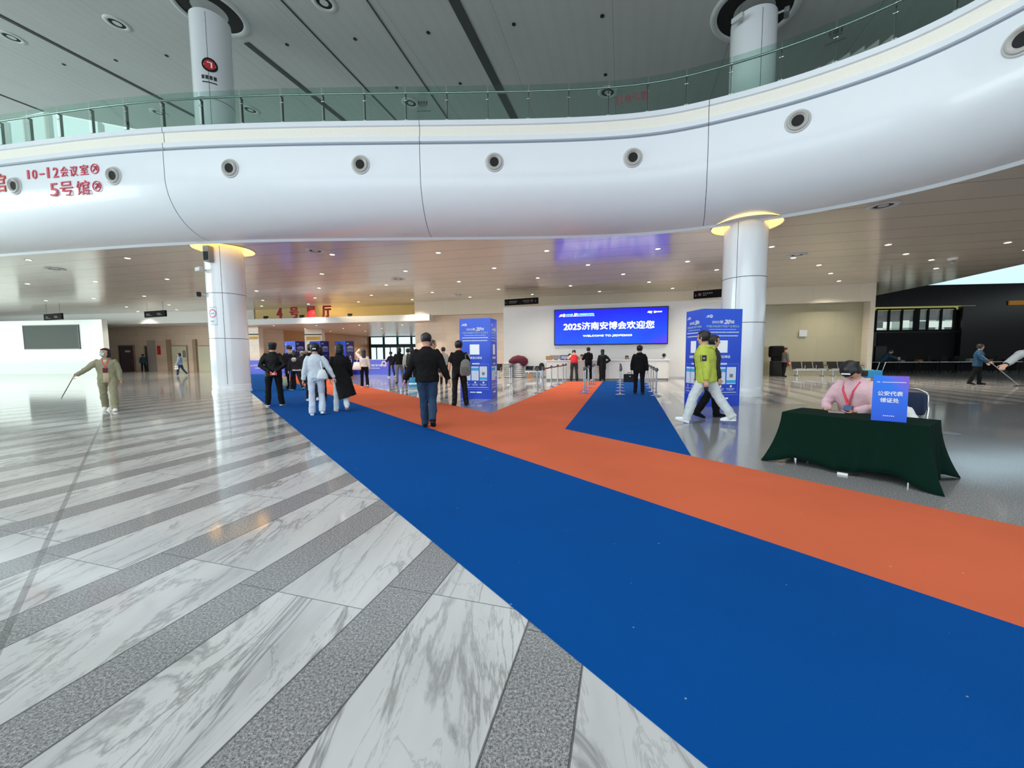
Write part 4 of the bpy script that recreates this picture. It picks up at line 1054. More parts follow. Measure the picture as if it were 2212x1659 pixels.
def print_face(par, o, xd, Wd, Hh, full=True):
    """posters printed on one face; o lower left corner"""
    o = V(o); xd = V(xd).normalized(); up = V((0, 0, 1)); nn = xd.cross(up); e = nn*.003
    def P(u, v): return o+xd*Wd*u+up*Hh*v+e
    def bars(mb, u0, u1, v, hgt, seed):
        rnd = random.Random(seed); x = u0
        while x < u1-.01:
            w_ = min(u1-x, rnd.uniform(.02, .09)); mb.obox(P(x, v), xd*Wd*w_, nn*.002, up*Hh*hgt); x += w_+.008
    logo(P(.05, .905), xd, up, nn, Hh*.038*min(1, Wd/1.0+.15), M_txt, par)
    w1 = MB()
    lettering('2025第', P(.22, .852), xd, up, Wd*.29, Hh*.030, .02, .002, 0, w1)
    lettering('届', P(.70, .852), xd, up, Wd*.09, Hh*.030, .02, .002, 0, w1)
    w1.build('title', M_txt, par)
    lettering('20', P(.53, .848), xd, up, Wd*.14, Hh*.042, .05, .002, slant=.35).build('title', M_txt, par)
    lettering('中国(济南)数字安防产业博览会', P(.09, .808), xd, up, Wd*.84, Hh*.027, .02, .002).build('title', mat('sky_print', (190, 226, 250), .5), par)
    s = MB(); bars(s, .15, .85, .790, .005, 3); bars(s, .08, .92, .758, .010, 5); bars(s, .1, .9, .722, .010, 6); s.build('small_print', M_pale, par)
    # the white tile that carries a code in the photograph is left blank
    MB().obox(P(.33, .555), xd*Wd*.31, nn*.003, up*Hh*.125).build('blank_tile', M_txt, par)
    lettering('免费登记领证', P(.26, .500), xd, up, Wd*.46, Hh*.028, .03, .002).build('heading', M_txt, par)
    MB().obox(P(.40, .432), xd*Wd*.24, nn*.003, up*Hh*.018).build('pill_label', M_pale, par)
    f = MB()
    for (u, v, a, b) in ((.06, .118, .88, .004), (.06, .436, .33, .004), (.65, .436, .29, .004), (.06, .118, .008, .32), (.932, .118, .008, .32)): f.obox(P(u, v), xd*Wd*a, nn*.002, up*Hh*b)
    f.build('outline', mat('pale_blue_line', (120, 140, 232), .5), par)
    for k, u in enumerate((.10, .37, .64)):
        sc_ = MB().obox(P(u, .232), xd*Wd*.24, nn*.004, up*Hh*.175).build('picture', M_pale, par)
        MB().obox(P(u, .355 if k < 2 else .242)+nn*.004, xd*Wd*.24, nn*.002, up*Hh*(.035 if k < 2 else .03)).build('header', M_cyan, sc_)
        if k == 2: MB().obox(P(u+.075, .30)+nn*.004, xd*Wd*.09, nn*.002, up*Hh*.036).build('dark_patch', M_grey, sc_)
        else:
            q = MB(); bars(q, u+.02, u+.2, .335, .004, 9+k); bars(q, u+.02, u+.16, .29, .004, 19+k); q.build('lines', M_grey, sc_)
        MB().lathe([(.0001, .003), (Wd*.028, .003)], P(u+.12, .208), nn, 12).build('bullet', M_txt, par)
        q = MB(); bars(q, u, u+.22, .182, .005, 31+k); bars(q, u+.03, u+.2, .168, .005, 41+k); q.build('caption', M_pale, par)
    q = MB(); bars(q, .1, .9, .142, .007, 55); q.build('note', M_pale, par)
    q = MB(); bars(q, .32, .5, .078, .012, 61); q.obox(P(.53, .076), xd*Wd*.17, nn*.002, up*Hh*.016); q.build('sponsor_mark', M_txt, par)
def stand(fl_, fr_, depth, Hh, label, side):
    """fl_, fr_: lower front corners on the floor"""
    xd = (fr_-fl_); xd.z = 0; Wd = xd.length; xd.normalize(); rz = math.atan2(xd.y, xd.x)
    t = thing('information_stand', label, 'information stand', (fl_.x, fl_.y, 0), rz)
    MB().obox((0, 0, 0), (Wd, 0, 0), (0, depth, 0), (0, 0, Hh)).build('board_box', M_stand, t)
    print_face(t, (0, 0, 0), (1, 0, 0), Wd, Hh)
    if side == 'r': print_face(t, (Wd, 0, 0), (0, 1, 0), depth, Hh)
    else: print_face(t, (0, depth, 0), (0, -1, 0), depth, Hh)
    return t
stand(at(995, 861), at(1061, 862.5), .68, 2.5, 'tall blue information stand on the plain granite left of the counter branch', 'r')
stand(at(1513.5, 879), at(1596.5, 877), .75, 2.5, 'tall blue information stand in front of the right column', 'l')
# three gate stands far away
def gate(x0, xm, x1, word, label):
    a, m_, b = aty(x0, 810, 28.9), aty(xm, 811, 27.9), aty(x1, 810, 28.6)
    a.z = m_.z = b.z = 0
    t = thing('gate_stand', label, 'information stand'); H_ = 2.5
    up = V((0, 0, 1)); l_ = m_-a; r_ = b-m_
    MB().prism([(a.x, a.y), (m_.x, m_.y), (b.x, b.y), (a.x+r_.x, a.y+r_.y)], 0, H_).build('board_box', M_stand, t)
    for (o, v, k) in ((a, l_, 0), (m_, r_, 1)):
        xd = v.normalized(); nn = xd.cross(up); W_ = v.length; mb = MB()
        if k == 1: MB().obox(o+nn*.004+up*.02, xd*W_, nn*.004, up*(H_-.04)).build('shaded_side', mat('shaded_side_blue', (40, 40, 98), .4), t)  # shade on the gate's right face, painted as a darker blue sheet
        o2 = o+nn*.009
        logo(o2+xd*W_*.06+up*H_*.9, xd, up, nn, H_*.04, M_txt, t)
        for q, (v0, h_) in enumerate(((.83, .016), (.79, .02), (.745, .008), (.70, .012))):
            mb.obox(o2+xd*W_*(.14 if q else .3)+up*H_*v0, xd*W_*(.74 if q else .5), nn*.003, up*H_*h_)
        mb.build('print', M_pale, t)
        if k == 1:
            g_ = MB(); lettering(word[0], o2+xd*W_*.36+up*H_*.50, xd, up, W_*.28, H_*.085, .03, .004, 0, g_); lettering(word[1], o2+xd*W_*.36+up*H_*.385, xd, up, W_*.28, H_*.085, .03, .004, 0, g_); g_.build('gate_word', M_txt, t)
gate(618, 641, 661, '出口', 'blue gate stand furthest left, behind the small group of visitors')
gate(672, 695, 713, '出口', 'middle blue gate stand, behind the person in the pale suit')
gate(726, 749, 767, '入口', 'right blue gate stand marked as entrance')
# low barriers
M_barr = stand_mat('blue_barrier_board', (50, 84, 226), (84, 62, 214), .3, 1.2)
def barrier(x0, x1, py, label, Y, rot=0.0, z=1.1, txt=True):
    a, b = aty(x0, py, Y), aty(x1, py, Y-rot); a.z = b.z = 0; xd = (b-a); L_ = xd.length; xd.normalize()
    t = thing('barrier', label, 'barrier', tuple(a), math.atan2(xd.y, xd.x))
    MB().obox((0, 0, 0), (L_, 0, 0), (0, .5, 0), (0, 0, z)).build('panel', M_barr, t)
    MB().obox((-.02, -.02, z), (L_+.04, 0, 0), (0, .54, 0), (0, 0, .03)).build('cap', M_pale, t)
    return t, L_
t, L_ = barrier(764, 884, 808, 'long low blue barrier with white lettering, right of the gate stands', 29.0, 1.2)
lettering('2025济南安博会', (.55, -.004, .60), X, Z, 2.3, .17, .03, .003).build('lettering', M_txt, t)
q = MB()
for k in range(12): q.obox((1.1+k*.1, -.006, .45), (.07, 0, 0), (0, .003, 0), (0, 0, .05))
q.build('small_print', M_txt, t)
t, L_ = barrier(505, 616, 807, 'low blue barrier with white lettering just right of the near left column', 31.0, .5)
lettering('2025济南安博会', (1.15, -.004, .60), X, Z, 2.0, .17, .03, .003).build('lettering', M_txt, t)
q = MB()
for k in range(9): q.obox((1.9+k*.1, -.006, .45), (.07, 0, 0), (0, .003, 0), (0, 0, .05))
q.build('small_print', M_txt, t)

# ------------------------------------------------------------------ reception counter
c0, c1 = at(1181, 822.5), at(1449, 821.5); c0.z = c1.z = 0
xd = (c1-c0); CL = xd.length; xd.normalize(); crz = math.atan2(xd.y, xd.x)
t = thing('reception_counter', 'long white reception counter with a rounded right end', 'counter', tuple(c0), crz)
def counter_poly(g_, dep=.75):
    P = [(-g_, -g_), (CL-.35, -g_)]
    for k in range(1, 7): a = -PI/2+PI/2*k/6; P.append((CL-.35+(.35+g_)*math.cos(a), .35+(.35+g_)*math.sin(a)))
    P += [(CL+g_, dep+g_), (-g_, dep+g_)]; return P
MB().prism(counter_poly(-.03), 0, .10).build('plinth', M_grey, t)
MB().prism(counter_poly(0), .10, 1.03).build('body', mat('counter_white', (226, 224, 220), .3, noise=.01), t)
MB().prism(counter_poly(.05), 1.03, 1.09).build('worktop', M_white, t, bevel=.01)
g_ = MB()
for k in range(1, 8): g_.obox((CL*k/8, -.002, .1), (.012, 0, 0), (0, .004, 0), (0, 0, .92))
g_.build('panel_joint', M_lgrey, t)
def onc(px, dy=.3, py=822):      # spot on the worktop
    p = at(px, py); d = ray(px, py); 
    # along the counter line shifted back by dy
    A = c0+V((-xd.y, xd.x, 0))*dy; q = onwall(px, py, A, A+xd); q.z = 1.09; return q
p = onc(1186, .25); t = thing('cardboard_box', 'brown cardboard box on the left end of the reception counter', 'box', tuple(p), crz)
MB().box((0, 0, .11), (.34, .34, .22)).build('carton', mat('cardboard', (176, 132, 96), .8), t); MB().box((0, 0, .222), (.05, .342, .004)).build('tape', mat('brown_tape', (150, 110, 74), .4), t)
p = onc(1201, .35); t = thing('monitor', 'low grey monitor behind the blue notice on the counter', 'monitor', tuple(p), crz)
MB().obox((-.32, 0, .06), (.64, 0, 0), (0, .05, .0), (0, .10, .2)).build('screen', M_grey, t); MB().box((0, .1, .03), (.2, .16, .06)).build('foot', M_grey, t)
p = onc(1219.5, .12); t = thing('desk_notice', 'small dark blue notice with white lines on the reception counter', 'notice', tuple(p), crz)
MB().obox((-.22, 0, 0), (.44, 0, 0), (0, .03, 0), (0, 0, .26)).build('board', mat('notice_blue', (48, 50, 128), .4), t)
MB().obox((-.18, -.004, .17), (.36, 0, 0), (0, .004, 0), (0, 0, .03)).obox((-.18, -.004, .09), (.36, 0, 0), (0, .004, 0), (0, 0, .04)).obox((-.02, -.004, .03), (.06, 0, 0), (0, .004, 0), (0, 0, .02)).build('print', M_txt, t)

# ------------------------------------------------------------------ queue posts
def post_proto(label):
    t = thing('queue_post', label, 'queue post', (0, 0, 0), 0, 'chrome queue posts at the counter')
    MB().lathe([(.0001, 0), (.17, 0), (.17, .015), (.10, .03), (.035, .045), (.03, .07)], n=28).build('base', M_chrome, t, angle=40)
    MB().lathe([(.027, .05), (.027, .84)], n=16).build('pole', M_chrome, t, smooth=True)
    h_ = MB(); h_.lathe([(.034, .79), (.036, .80), (.036, .90), (.03, .915), (.0001, .92)], n=16); h_.box((0, .045, .85), (.03, .03, .06)); h_.box((.045, 0, .85), (.03, .03, .06)); h_.build('head', mat('dark_chrome', (90, 90, 92), .3, .8), t, angle=40)
    return t
ords = ['first', 'second', 'third', 'fourth', 'fifth', 'sixth']
rows = [('in the left row with the red belt', [(1160.4, 850.8), (1172, 844.7), (1191, 837.6), (1204.7, 831.5), (1216, 827.2), (1222, 824.6)]),
        ('in the row between orange and blue carpet', [(1261.4, 851), (1264.6, 846), (1271, 839.5), (1280.3, 832), (1283.5, 827)]),
        ('in the middle row of the blue carpet', [(1339.5, 854.8), (1339.5, 847.4), (1339.5, 840.4), (1339.5, 833.5), (1339.4, 828.5), (1339.3, 825)]),
        ('in the right row of the blue carpet', [(1417, 857.4), (1410.5, 848.6), (1405.5, 840.7), (1400.5, 834.5), (1396.5, 829), (1393, 825.5)])]
proto = None; tops = []
for nm_, L in rows:
    rw = []
    for i, (px, py) in enumerate(L):
        p = at(px, py-1.5); lab = 'chrome queue post, %s from the front %s' % (ords[i], nm_)
        if proto is None: proto = post_proto(lab); proto.location = (p.x, p.y, .008)
        else: dup(proto, (p.x, p.y, .008), 0, lab)
        rw.append(p)
    tops.append(rw)
for i, (px, py, lab) in enumerate(((1102, 831, 'left one of the pair standing alone by the benches'), (1106, 829, 'right one of the pair standing alone by the benches'))):
    p = at(px, py); dup(proto, (p.x+.0, p.y, .0), 0, 'chrome queue post, '+lab)
def belt(a, b, m, label, z=.852):
    a = V((a.x, a.y, z)); b = V((b.x, b.y, z)); d = (b-a).normalized(); n = V((-d.y, d.x, 0)); P = [a+d*.06, a+(b-a)*.5+V((0, 0, -.03)), b-d*.06]; mb = MB()
    for p, q in zip(P[:-1], P[1:]): mb.obox(p-n*.004+V((0, 0, -.025)), q-p, n*.008, V((0, 0, .05)))
    o = mb.build('queue_belt', m); tag(o, label, 'queue belt')
M_belt = mat('dark_red_belt', (134, 34, 52), .6)
for i in range(4): belt(tops[0][i+1], tops[0][i+2] if i+2 < 6 else tops[0][5], M_belt if i < 3 else M_matblack, 'queue belt of the left row, span number %s from the front' % ['one', 'two', 'three', 'four'][i])
for i in (0, 2): belt(tops[1][i+1], tops[1][i+2], M_grey, 'grey queue belt of the middle row, %s span' % ('front' if i == 0 else 'rear'))
belt(tops[3][0], tops[3][1], M_grey, 'grey queue belt of the right row, front span')

# ------------------------------------------------------------------ waiting benches
def bench(p, rz, n_, label, name='waiting_bench'):
    t = thing(name, label, 'bench', tuple(p), rz)
    MB().box((n_*.29, .28, .36), (n_*.58, .06, .06)).build('beam', M_chrome, t)
    for k in range(n_):
        x = .02+k*.58; s_ = MB().obox((x, 0, .43), (.52, 0, 0), (0, .46, -.03), (0, 0, .035)).build('seat', M_matblack, t, bevel=.01)
        MB().obox((x, .44, .46), (.52, 0, 0), (0, .14, .40), (0, .03, 0)).build('backrest', M_matblack, t, bevel=.01)
        MB().obox((x-.0, -.012, .425), (.52, 0, 0), (0, .02, 0), (0, 0, .03)).build('front_rail', M_lgrey, t)
        MB().obox((x+.525, .1, .4), (.025, 0, 0), (0, .03, 0), (0, 0, .22)).obox((x+.525, .1, .62), (.025, 0, 0), (0, .36, .0), (0, 0, .03)).obox((x+.525, .47, .42), (.025, 0, 0), (0, .15, .45), (0, .03, 0)).build('armrest', M_chrome, t)
    for x in (.2, n_*.58-.2):
        MB().obox((x, .0, 0), (.05, 0, 0), (0, .6, 0), (0, 0, .04)).obox((x, .26, .02), (.05, 0, 0), (0, .05, 0), (0, 0, .35)).build('leg', M_chrome, t)
    return t
brz = math.atan2(WD.y, WD.x)
p = at(1717, 812.5); bench((p.x, p.y, 0), brz, 3, 'black three seat waiting bench on the beige wall, the left one')
p = at(1795, 812.8); bench((p.x, p.y, 0), brz, 3, 'black three seat waiting bench on the beige wall, the right one')
p = at(1131, 814.5); bench((p.x, p.y-.82, 0), math.atan2(SWd.y, SWd.x), 2, 'black two seat bench on the white wall left of the counter')
p = at(1636, 851); bench((p.x-.62, p.y-.1, 0), R(-84)+PI, 2, 'bench with black seats seen end on beside the right column')
p = at(1073, 818); bench((p.x-.9, p.y+.3, 0), math.atan2(SWd.y, SWd.x), 2, 'black bench half hidden behind the left blue information stand')
p = at(1133, 815.5); t = thing('cardboard_box', 'brown cardboard box on the floor under the bench by the white wall', 'box', (p.x+.2, p.y-.75, 0), crz)
MB().box((.1, .2, .14), (.36, .3, .28)).build('carton', MATS['cardboard'], t); MB().box((.1, .2, .282), (.05, .302, .003)).build('tape', MATS['brown_tape'], t)
# black jacket and bag left on the bench end
p = at(1172, 815)
o = MB(); o.loft([(0, 0, .46), (0, .02, .6), (0, .05, .8), (0, .06, .9)], [.2, .19, .15, .08], [.10, .1, .08, .05]); remesh(o, .02, 'garment', M_matblack, None)
o = bpy.data.objects['garment']; o.location = (p.x-.1, p.y-.62, 0); tag(o, 'black jacket left on the right end of the bench by the counter', 'jacket')
# stacks of ribbed white trays and the folded maroon cover on them
M_ribbed = mat('white_ribbed_plastic', (206, 206, 208), .35)
tr0 = None
for j, (px, n_) in enumerate(((1100, 8), (1119, 8))):
    p = at(px, 814.5)
    for k in range(n_):
        lab = 'white ribbed seat cushion, %s from the floor in the %s stack by the white wall' % (['first', 'second', 'third', 'fourth', 'fifth', 'sixth', 'seventh', 'eighth'][k], 'left' if j == 0 else 'right')
        loc = (p.x+random.uniform(-.02, .02)+(.06 if j else -.06), p.y-.42, .0+k*.115)
        if tr0 is None:
            tr0 = MB().lathe([(.0001, 0), (.23, 0), (.27, .02), (.29, .055), (.27, .095), (.23, .113), (.0001, .113)], n=28).build('round_cushion', M_ribbed, None, angle=40); tr0.location = loc; tag(tr0, lab, 'cushion', 'white ribbed cushions stacked by the wall')
        else:
            c = tr0.copy(); COL.objects.link(c); c.location = loc; c['label'] = lab
p = at(1113, 814.5)
mb = MB(); pts = []
for x_, zc_, hh_ in ((-.50, .93, .03), (-.42, .98, .12), (-.22, 1.06, .22), (.05, 1.10, .28), (.30, 1.04, .30), (.46, .92, .30), (.54, .80, .20), (.57, .78, .05)): pts.append((x_, zc_, hh_))
mb.loft([V((a_, .05, b_)) for a_, b_, c_ in pts], [c_ for a_, b_, c_ in pts], [.10, .22, .27, .28, .27, .24, .18, .06], (0, 0, 1), 14)
o = remesh(mb, .03, 'folded_cover', mat('maroon_cloth', (92, 22, 44), .8), None); o.location = (p.x+.1, p.y-.58, 0); tag(o, 'maroon folded cloth cover draped over the white stacked cushions', 'cloth')
# tall black kiosk on the beige wall
p = at(1684, 812.5); t = thing('vending_kiosk', 'black rounded recycling kiosk on the beige wall beside the worker in grey', 'kiosk', (p.x, p.y+.3, 0), brz)
MB().box((0, 0, .46), (.62, .5, .92)).build('bin_body', M_matblack, t, bevel=.05); MB().box((-.02, 0, 1.03), (.5, .4, .22)).build('neck', M_black, t, bevel=.04); MB().box((-.05, 0, 1.48), (.74, .5, .70)).build('head_housing', M_black, t, bevel=.10)
# notice on beige wall
LN0, LN1 = LW0+ln*.58, LW1+ln*.58
plate('wall_notice', 1725, 713, 1742, 727, LN0, LN1, mat('pale_grey_notice', (196, 202, 206), .4), 'pale round cornered notice high on the beige wall', 'notice', .05)

# ------------------------------------------------------------------ draped table with its sign
f_l, b_l, b_r, f_r = at(1694, 889, .63), at(1733, 880.5, .63), at(2018, 903.5, .63), at(2016, 925, .63)
tc0 = (f_l+b_l+b_r+f_r)/4; td = ((f_r-f_l)+(b_r-b_l)).normalized(); tn = V((-td.y, td.x, 0))
if tn.dot(b_l-f_l) < 0: tn = -tn
TL = ((f_r-f_l).length+(b_r-b_l).length)/2; TW = .62; TH = .62
trz = math.atan2(td.y, td.x)
t = thing('folding_table', 'low folding table under a dark green cloth', 'table', (tc0.x, tc0.y, 0), trz)
MB().box((0, 0, TH-.02), (TL-.04, TW-.04, .035)).build('tabletop', M_white, t)
for sx in (-1, 1):
    for sy in (-1, 1): MB().tube([(sx*(TL/2-.12), sy*(TW/2-.1), 0), (sx*(TL/2-.12), sy*(TW/2-.1), TH-.03)], .014).build('leg', M_chrome, t)
mb = MB(); hx, hy = TL/2, TW/2
NX, NY = 300, 7
def cloth_pt(q, d):
    """q runs round the rim 0..1, d: 0 at the rim to 1 at the hem"""
    per = 2*(2*hx+2*hy); L_ = q*per
    sides = [(-hx, -hy, 1, 0, 2*hx), (hx, -hy, 0, 1, 2*hy), (hx, hy, -1, 0, 2*hx), (-hx, hy, 0, -1, 2*hy)]
    for (x, y, dx, dy, l) in sides:
        if L_ <= l+1e-9: px_, py_ = x+dx*L_, y+dy*L_; nx, ny = dy, -dx; c_ = min(L_, l-L_); break
        L_ -= l
    cx, cy = (1 if px_ > 0 else -1), (1 if py_ > 0 else -1)
    corner = math.exp(-(c_/.10)**2)
    fold = math.sin(q*2*PI*17+1.3*math.sin(q*2*PI*5))*.018*(1-.3*corner)
    out = (.012+.045*d+fold*d)+corner*.17*d*d
    vx, vy = nx*(1-corner)+cx*corner*.72, ny*(1-corner)+cy*corner*.72
    hem = .035+.06*math.sin(q*2*PI*2.2+1.1)**2*(1-corner)-(.035*corner)
    z = TH+.008-(TH+.008-max(.006, hem))*d
    return V((px_+vx*out, py_+vy*out, z))
vs = []
for i in range(NX):
    for j in range(NY+1): vs.append(cloth_pt(i/NX, (j/NY)**.9))
fs = [(i*(NY+1)+j, ((i+1) % NX)*(NY+1)+j, ((i+1) % NX)*(NY+1)+j+1, i*(NY+1)+j+1) for i in range(NX) for j in range(NY)]
fs.append(tuple(i*(NY+1) for i in range(NX)))
mb.add(vs, fs)
M_green = mat('dark_green_cloth', (7, 34, 26), .95, noise=.10, nscale=8, spec=.1)
cl = mb.build('tablecloth', M_green, None, smooth=True); cl.location = (tc0.x, tc0.y, 0); cl.rotation_euler = (0, 0, trz)
s_ = cl.modifiers.new('th', 'SOLIDIFY'); s_.thickness = .004; cl.data.set_sharp_from_angle(angle=R(50))
tag(cl, 'dark green cloth draped to the floor over the small table', 'tablecloth')
# sign
sa, sb = at(1881, 905, .645), at(1958, 911, .645); sxd = (sb-sa); sxd.z = 0; SWid = sxd.length; sxd.normalize()
sH = aty(1921, 810, (sa.y+sb.y)/2).z-.645
def sign_mat():
    B = NB('blue_violet_board'); tc_ = B.node('ShaderNodeTexCoord'); s = B.node('ShaderNodeSeparateXYZ'); B.set(s.inputs[0], tc_.outputs['Object'])
    u = B.math('DIVIDE', s.outputs[0], SWid); v = B.math('DIVIDE', s.outputs[2], sH)
    k = B.math('ADD', B.math('MULTIPLY', B.math('SUBTRACT', u, .62), 1.6), B.math('MULTIPLY', B.math('SUBTRACT', v, .72), 2.4), clamp=True)
    c = B.mix(B.math('MULTIPLY', v, .6), (*lin((28, 86, 214)), 1), (*lin((0, 132, 246)), 1)); c = B.mix(k, c, (*lin((120, 84, 214)), 1))
    B.set(B.b.inputs['Base Color'], c); B.b.inputs['Roughness'].default_value = .35
    return B.m
t = thing('table_sign', 'upright blue board with white characters on the green table', 'sign', (sa.x, sa.y, .634), math.atan2(sxd.y, sxd.x))
MB().obox((0, 0, 0), (SWid, 0, 0), (0, .012, 0), (0, 0, sH)).build('board', sign_mat(), t)
MB().obox((SWid*.4, .012, 0), (SWid*.2, 0, 0), (0, .12, 0), (0, 0, .01)).obox((SWid*.4, .012, 0), (SWid*.2, 0, 0), (0, .01, 0), (0, 0, sH*.5)).build('prop', M_lgrey, t)
g_ = MB(); lettering('公安代表', (SWid*.155, -.001, sH*.565), X, Z, SWid*.70, sH*.10, .03, .002, 0, g_); lettering('领证处', (SWid*.23, -.001, sH*.415), X, Z, SWid*.53, sH*.10, .03, .002, 0, g_); g_.build('characters', M_txt, t)
g_ = MB(); x_ = .27; rnd = random.Random(3)
while x_ < .9: w2 = rnd.uniform(.02, .05); g_.obox((SWid*x_, -.003, sH*.858), (SWid*w2, 0, 0), (0, .002, 0), (0, 0, sH*.012)); x_ += w2+.01
for k in range(6): g_.obox((SWid*(.34+.055*k), -.003, sH*.115), (SWid*.04, 0, 0), (0, .002, 0), (0, 0, sH*.012))
g_.build('small_print', M_txt, t)
logo((SWid*.09, -.001, sH*.85), X, Z, V((0, -1, 0)), sH*.03, M_txt, t)
# papers
for i, (px, py, a_, m_, lab) in enumerate(((1806, 890, .3, mat('grey_paper', (150, 140, 136), .5), 'grey leaflet lying on the green table before the seated person'), (1850, 886, -.2, mat('orange_leaflet', (232, 92, 62), .5), 'red and orange leaflet lying on the green table'), (1866, 884, .5, mat('cream_leaflet', (232, 214, 150), .5), 'cream leaflet lying on the green table nearest the blue board'))):
    p = at(px, py, .632); o = MB().box((0, 0, .001), (.15, .21, .0025)).build('leaflet', m_); o.location = (p.x, p.y, .632+.003*i); o.rotation_euler = (0, 0, trz+a_); tag(o, lab, 'leaflet')
# white cable tie ends beneath the cloth
p = at(1820, 1022, .02); t = thing('power_strip', 'small white power strip on the floor at the hem of the green cloth', 'power strip', (p.x, p.y, 0), trz+.2)
MB().box((0, 0, .012), (.09, .022, .024)).build('strip_body', M_white, t); MB().tube([(.045, 0, .01), (.1, .04, .008), (.14, .12, .008)], .004, 6).build('cable', M_matblack, t)
# stack chair behind the sign
def chair(p, rz, label):
    t = thing('visitor_chair', label, 'chair', tuple(p), rz)
    MB().box((0, 0, .45), (.46, .44, .06)).build('seat', mat('navy_fabric', (24, 40, 70), .8), t, bevel=.03)
    b = MB(); P = []
    b.loft([(-.22, -.22, .72), (-.18, -.245, .72), (.18, -.245, .72), (.22, -.22, .72)], [.12, .155, .155, .12], [.02, .025, .025, .02], (0, 0, 1), 12)
    remesh(b, .014, 'backrest', MATS['navy_fabric'], t)
    for s_ in (-1, 1):
        f_ = MB().tube([(s_*.23, .2, 0), (s_*.23, .2, .43), (s_*.23, -.2, .43)], .012).build('leg', M_chrome, t, smooth=True)
        MB().tube([(s_*.23, -.28, 0), (s_*.235, -.2, .42), (s_*.235, -.245, .66), (s_*.22, -.26, .84)], .012).build('leg', M_chrome, t, smooth=True)
    MB().tube([(-.235, -.25, .68), (-.21, -.265, .86), (-.12, -.275, .9), (.12, -.275, .9), (.21, -.265, .86), (.235, -.25, .68)], .012).build('back_frame', M_chrome, t, smooth=True)
    return t
# row of tables in the dark hall
for i in range(7):
    px0 = 1896+i*45; a = aty(px0, 790, 26.3-.12*i); b = aty(px0+43, 790, 26.3-.12*(i+1)); dxx = (b-a); dxx.z = 0; L_ = dxx.length
    t = thing('trestle_table', 'dark table with white edge before the dark wall, %s from the left' % (['first', 'second', 'third', 'fourth', 'fifth', 'sixth', 'seventh'][i]), 'table', (a.x, a.y, 0), math.atan2(dxx.y, dxx.x), 'tables in the dark hall')
    MB().obox((0, 0, .70), (L_, 0, 0), (0, .7, 0), (0, 0, .04)).build('tabletop', M_white, t)
    MB().obox((.02, .3, .12), (L_-.04, 0, 0), (0, .02, 0), (0, 0, .56)).build('modesty_panel', M_black, t)
    for x in (.06, L_-.1):
        for y in (.05, .6): MB().obox((x, y, 0), (.04, 0, 0), (0, .04, 0), (0, 0, .7)).build('leg', M_matblack, t)
rnd = random.Random(11)
nm_i = ['first', 'second', 'third', 'fourth', 'fifth', 'sixth', 'seventh', 'eighth', 'ninth', 'tenth']
ch0 = None
for i in range(9):
    p = aty(1925+i*30, 790, 27.6); p.z = 0; lab = 'black office chair behind the dark hall tables, %s from the left' % nm_i[i]
    if ch0 is None:
        ch0 = thing('office_chair', lab, 'chair', tuple(p), PI, 'black chairs behind the dark hall tables')
        MB().box((0, 0, .46), (.5, .48, .07)).build('seat', M_matblack, ch0, bevel=.03); MB().box((0, -.25, .82), (.46, .07, .56)).build('backrest', M_matblack, ch0, bevel=.03)
        MB().tube([(0, 0, .08), (0, 0, .44)], .03).build('stem', M_grey, ch0); f_ = MB()
        for k in range(5): a = 2*PI*k/5; f_.obox((0, 0, .04), (math.cos(a)*.28, math.sin(a)*.28, -.01), (-math.sin(a)*.04, math.cos(a)*.04, 0), (0, 0, .03))
        f_.build('star_base', M_grey, ch0)
    else: dup(ch0, tuple(p), PI+rnd.uniform(-.5, .5), lab)
for i in range(8):
    p = aty(1915+i*38, 782, 26.2-.11*i); w_ = rnd.choice([.25, .35, .2]); m_ = [M_black, M_grey, mat('amber_bag', (150, 96, 40), .6), M_black][i % 4]
    o = MB().box((0, 0, w_*.3), (w_*1.3, .25, w_*.6)).build('carton_box', m_, None, bevel=.02); o.location = (p.x, p.y+.2, .742)
    tag(o, '%s carton on the dark hall tables, %s from the left' % ({0: 'black', 1: 'grey', 2: 'amber', 3: 'black'}[i % 4], nm_i[i]), 'carton')
# drain cover and floor socket
p = at(2044, 936); o = MB().lathe([(.0001, .003), (.17, .003), (.18, 0)], (0, 0, 0), (0, 0, 1), 28).build('floor_socket_cover', M_chrome); o.location = (p.x, p.y, .001); tag(o, 'round metal floor socket cover right of the green table', 'floor socket')
#%%PEOPLE
# ------------------------------------------------------------------ people
def vdir(s, f, o):
    f, o = R(f), R(o); return V((s*math.sin(o), math.sin(f)*math.cos(o), -math.cos(f)*math.cos(o)))
HAIR = {}
def hair_mat(c=(22, 20, 20)): return mat('hair_%d_%d_%d' % c, c, .45)
def cloth(c, r_=.85): return mat('cloth_%d_%d_%d' % c, c, r_, noise=.10, nscale=9, spec=.2)
HEAD = [(-.118, .022, .026, .045), (-.108, .038, .042, .038), (-.085, .052, .062, .026), (-.05, .064, .080, .012), (-.01, .071, .090, .003), (.03, .076, .097, -.003), (.062, .0745, .095, -.008), (.088, .066, .085, -.010), (.106, .051, .066, -.010), (.117, .032, .042, -.010), (.122, .012, .016, -.010)]
def head_frame(c, yaw, pitch, lean=0):
    return Matrix.Translation(c) @ Matrix.Rotation(R(yaw), 4, 'Z') @ Matrix.Rotation(R(-pitch), 4, 'X')
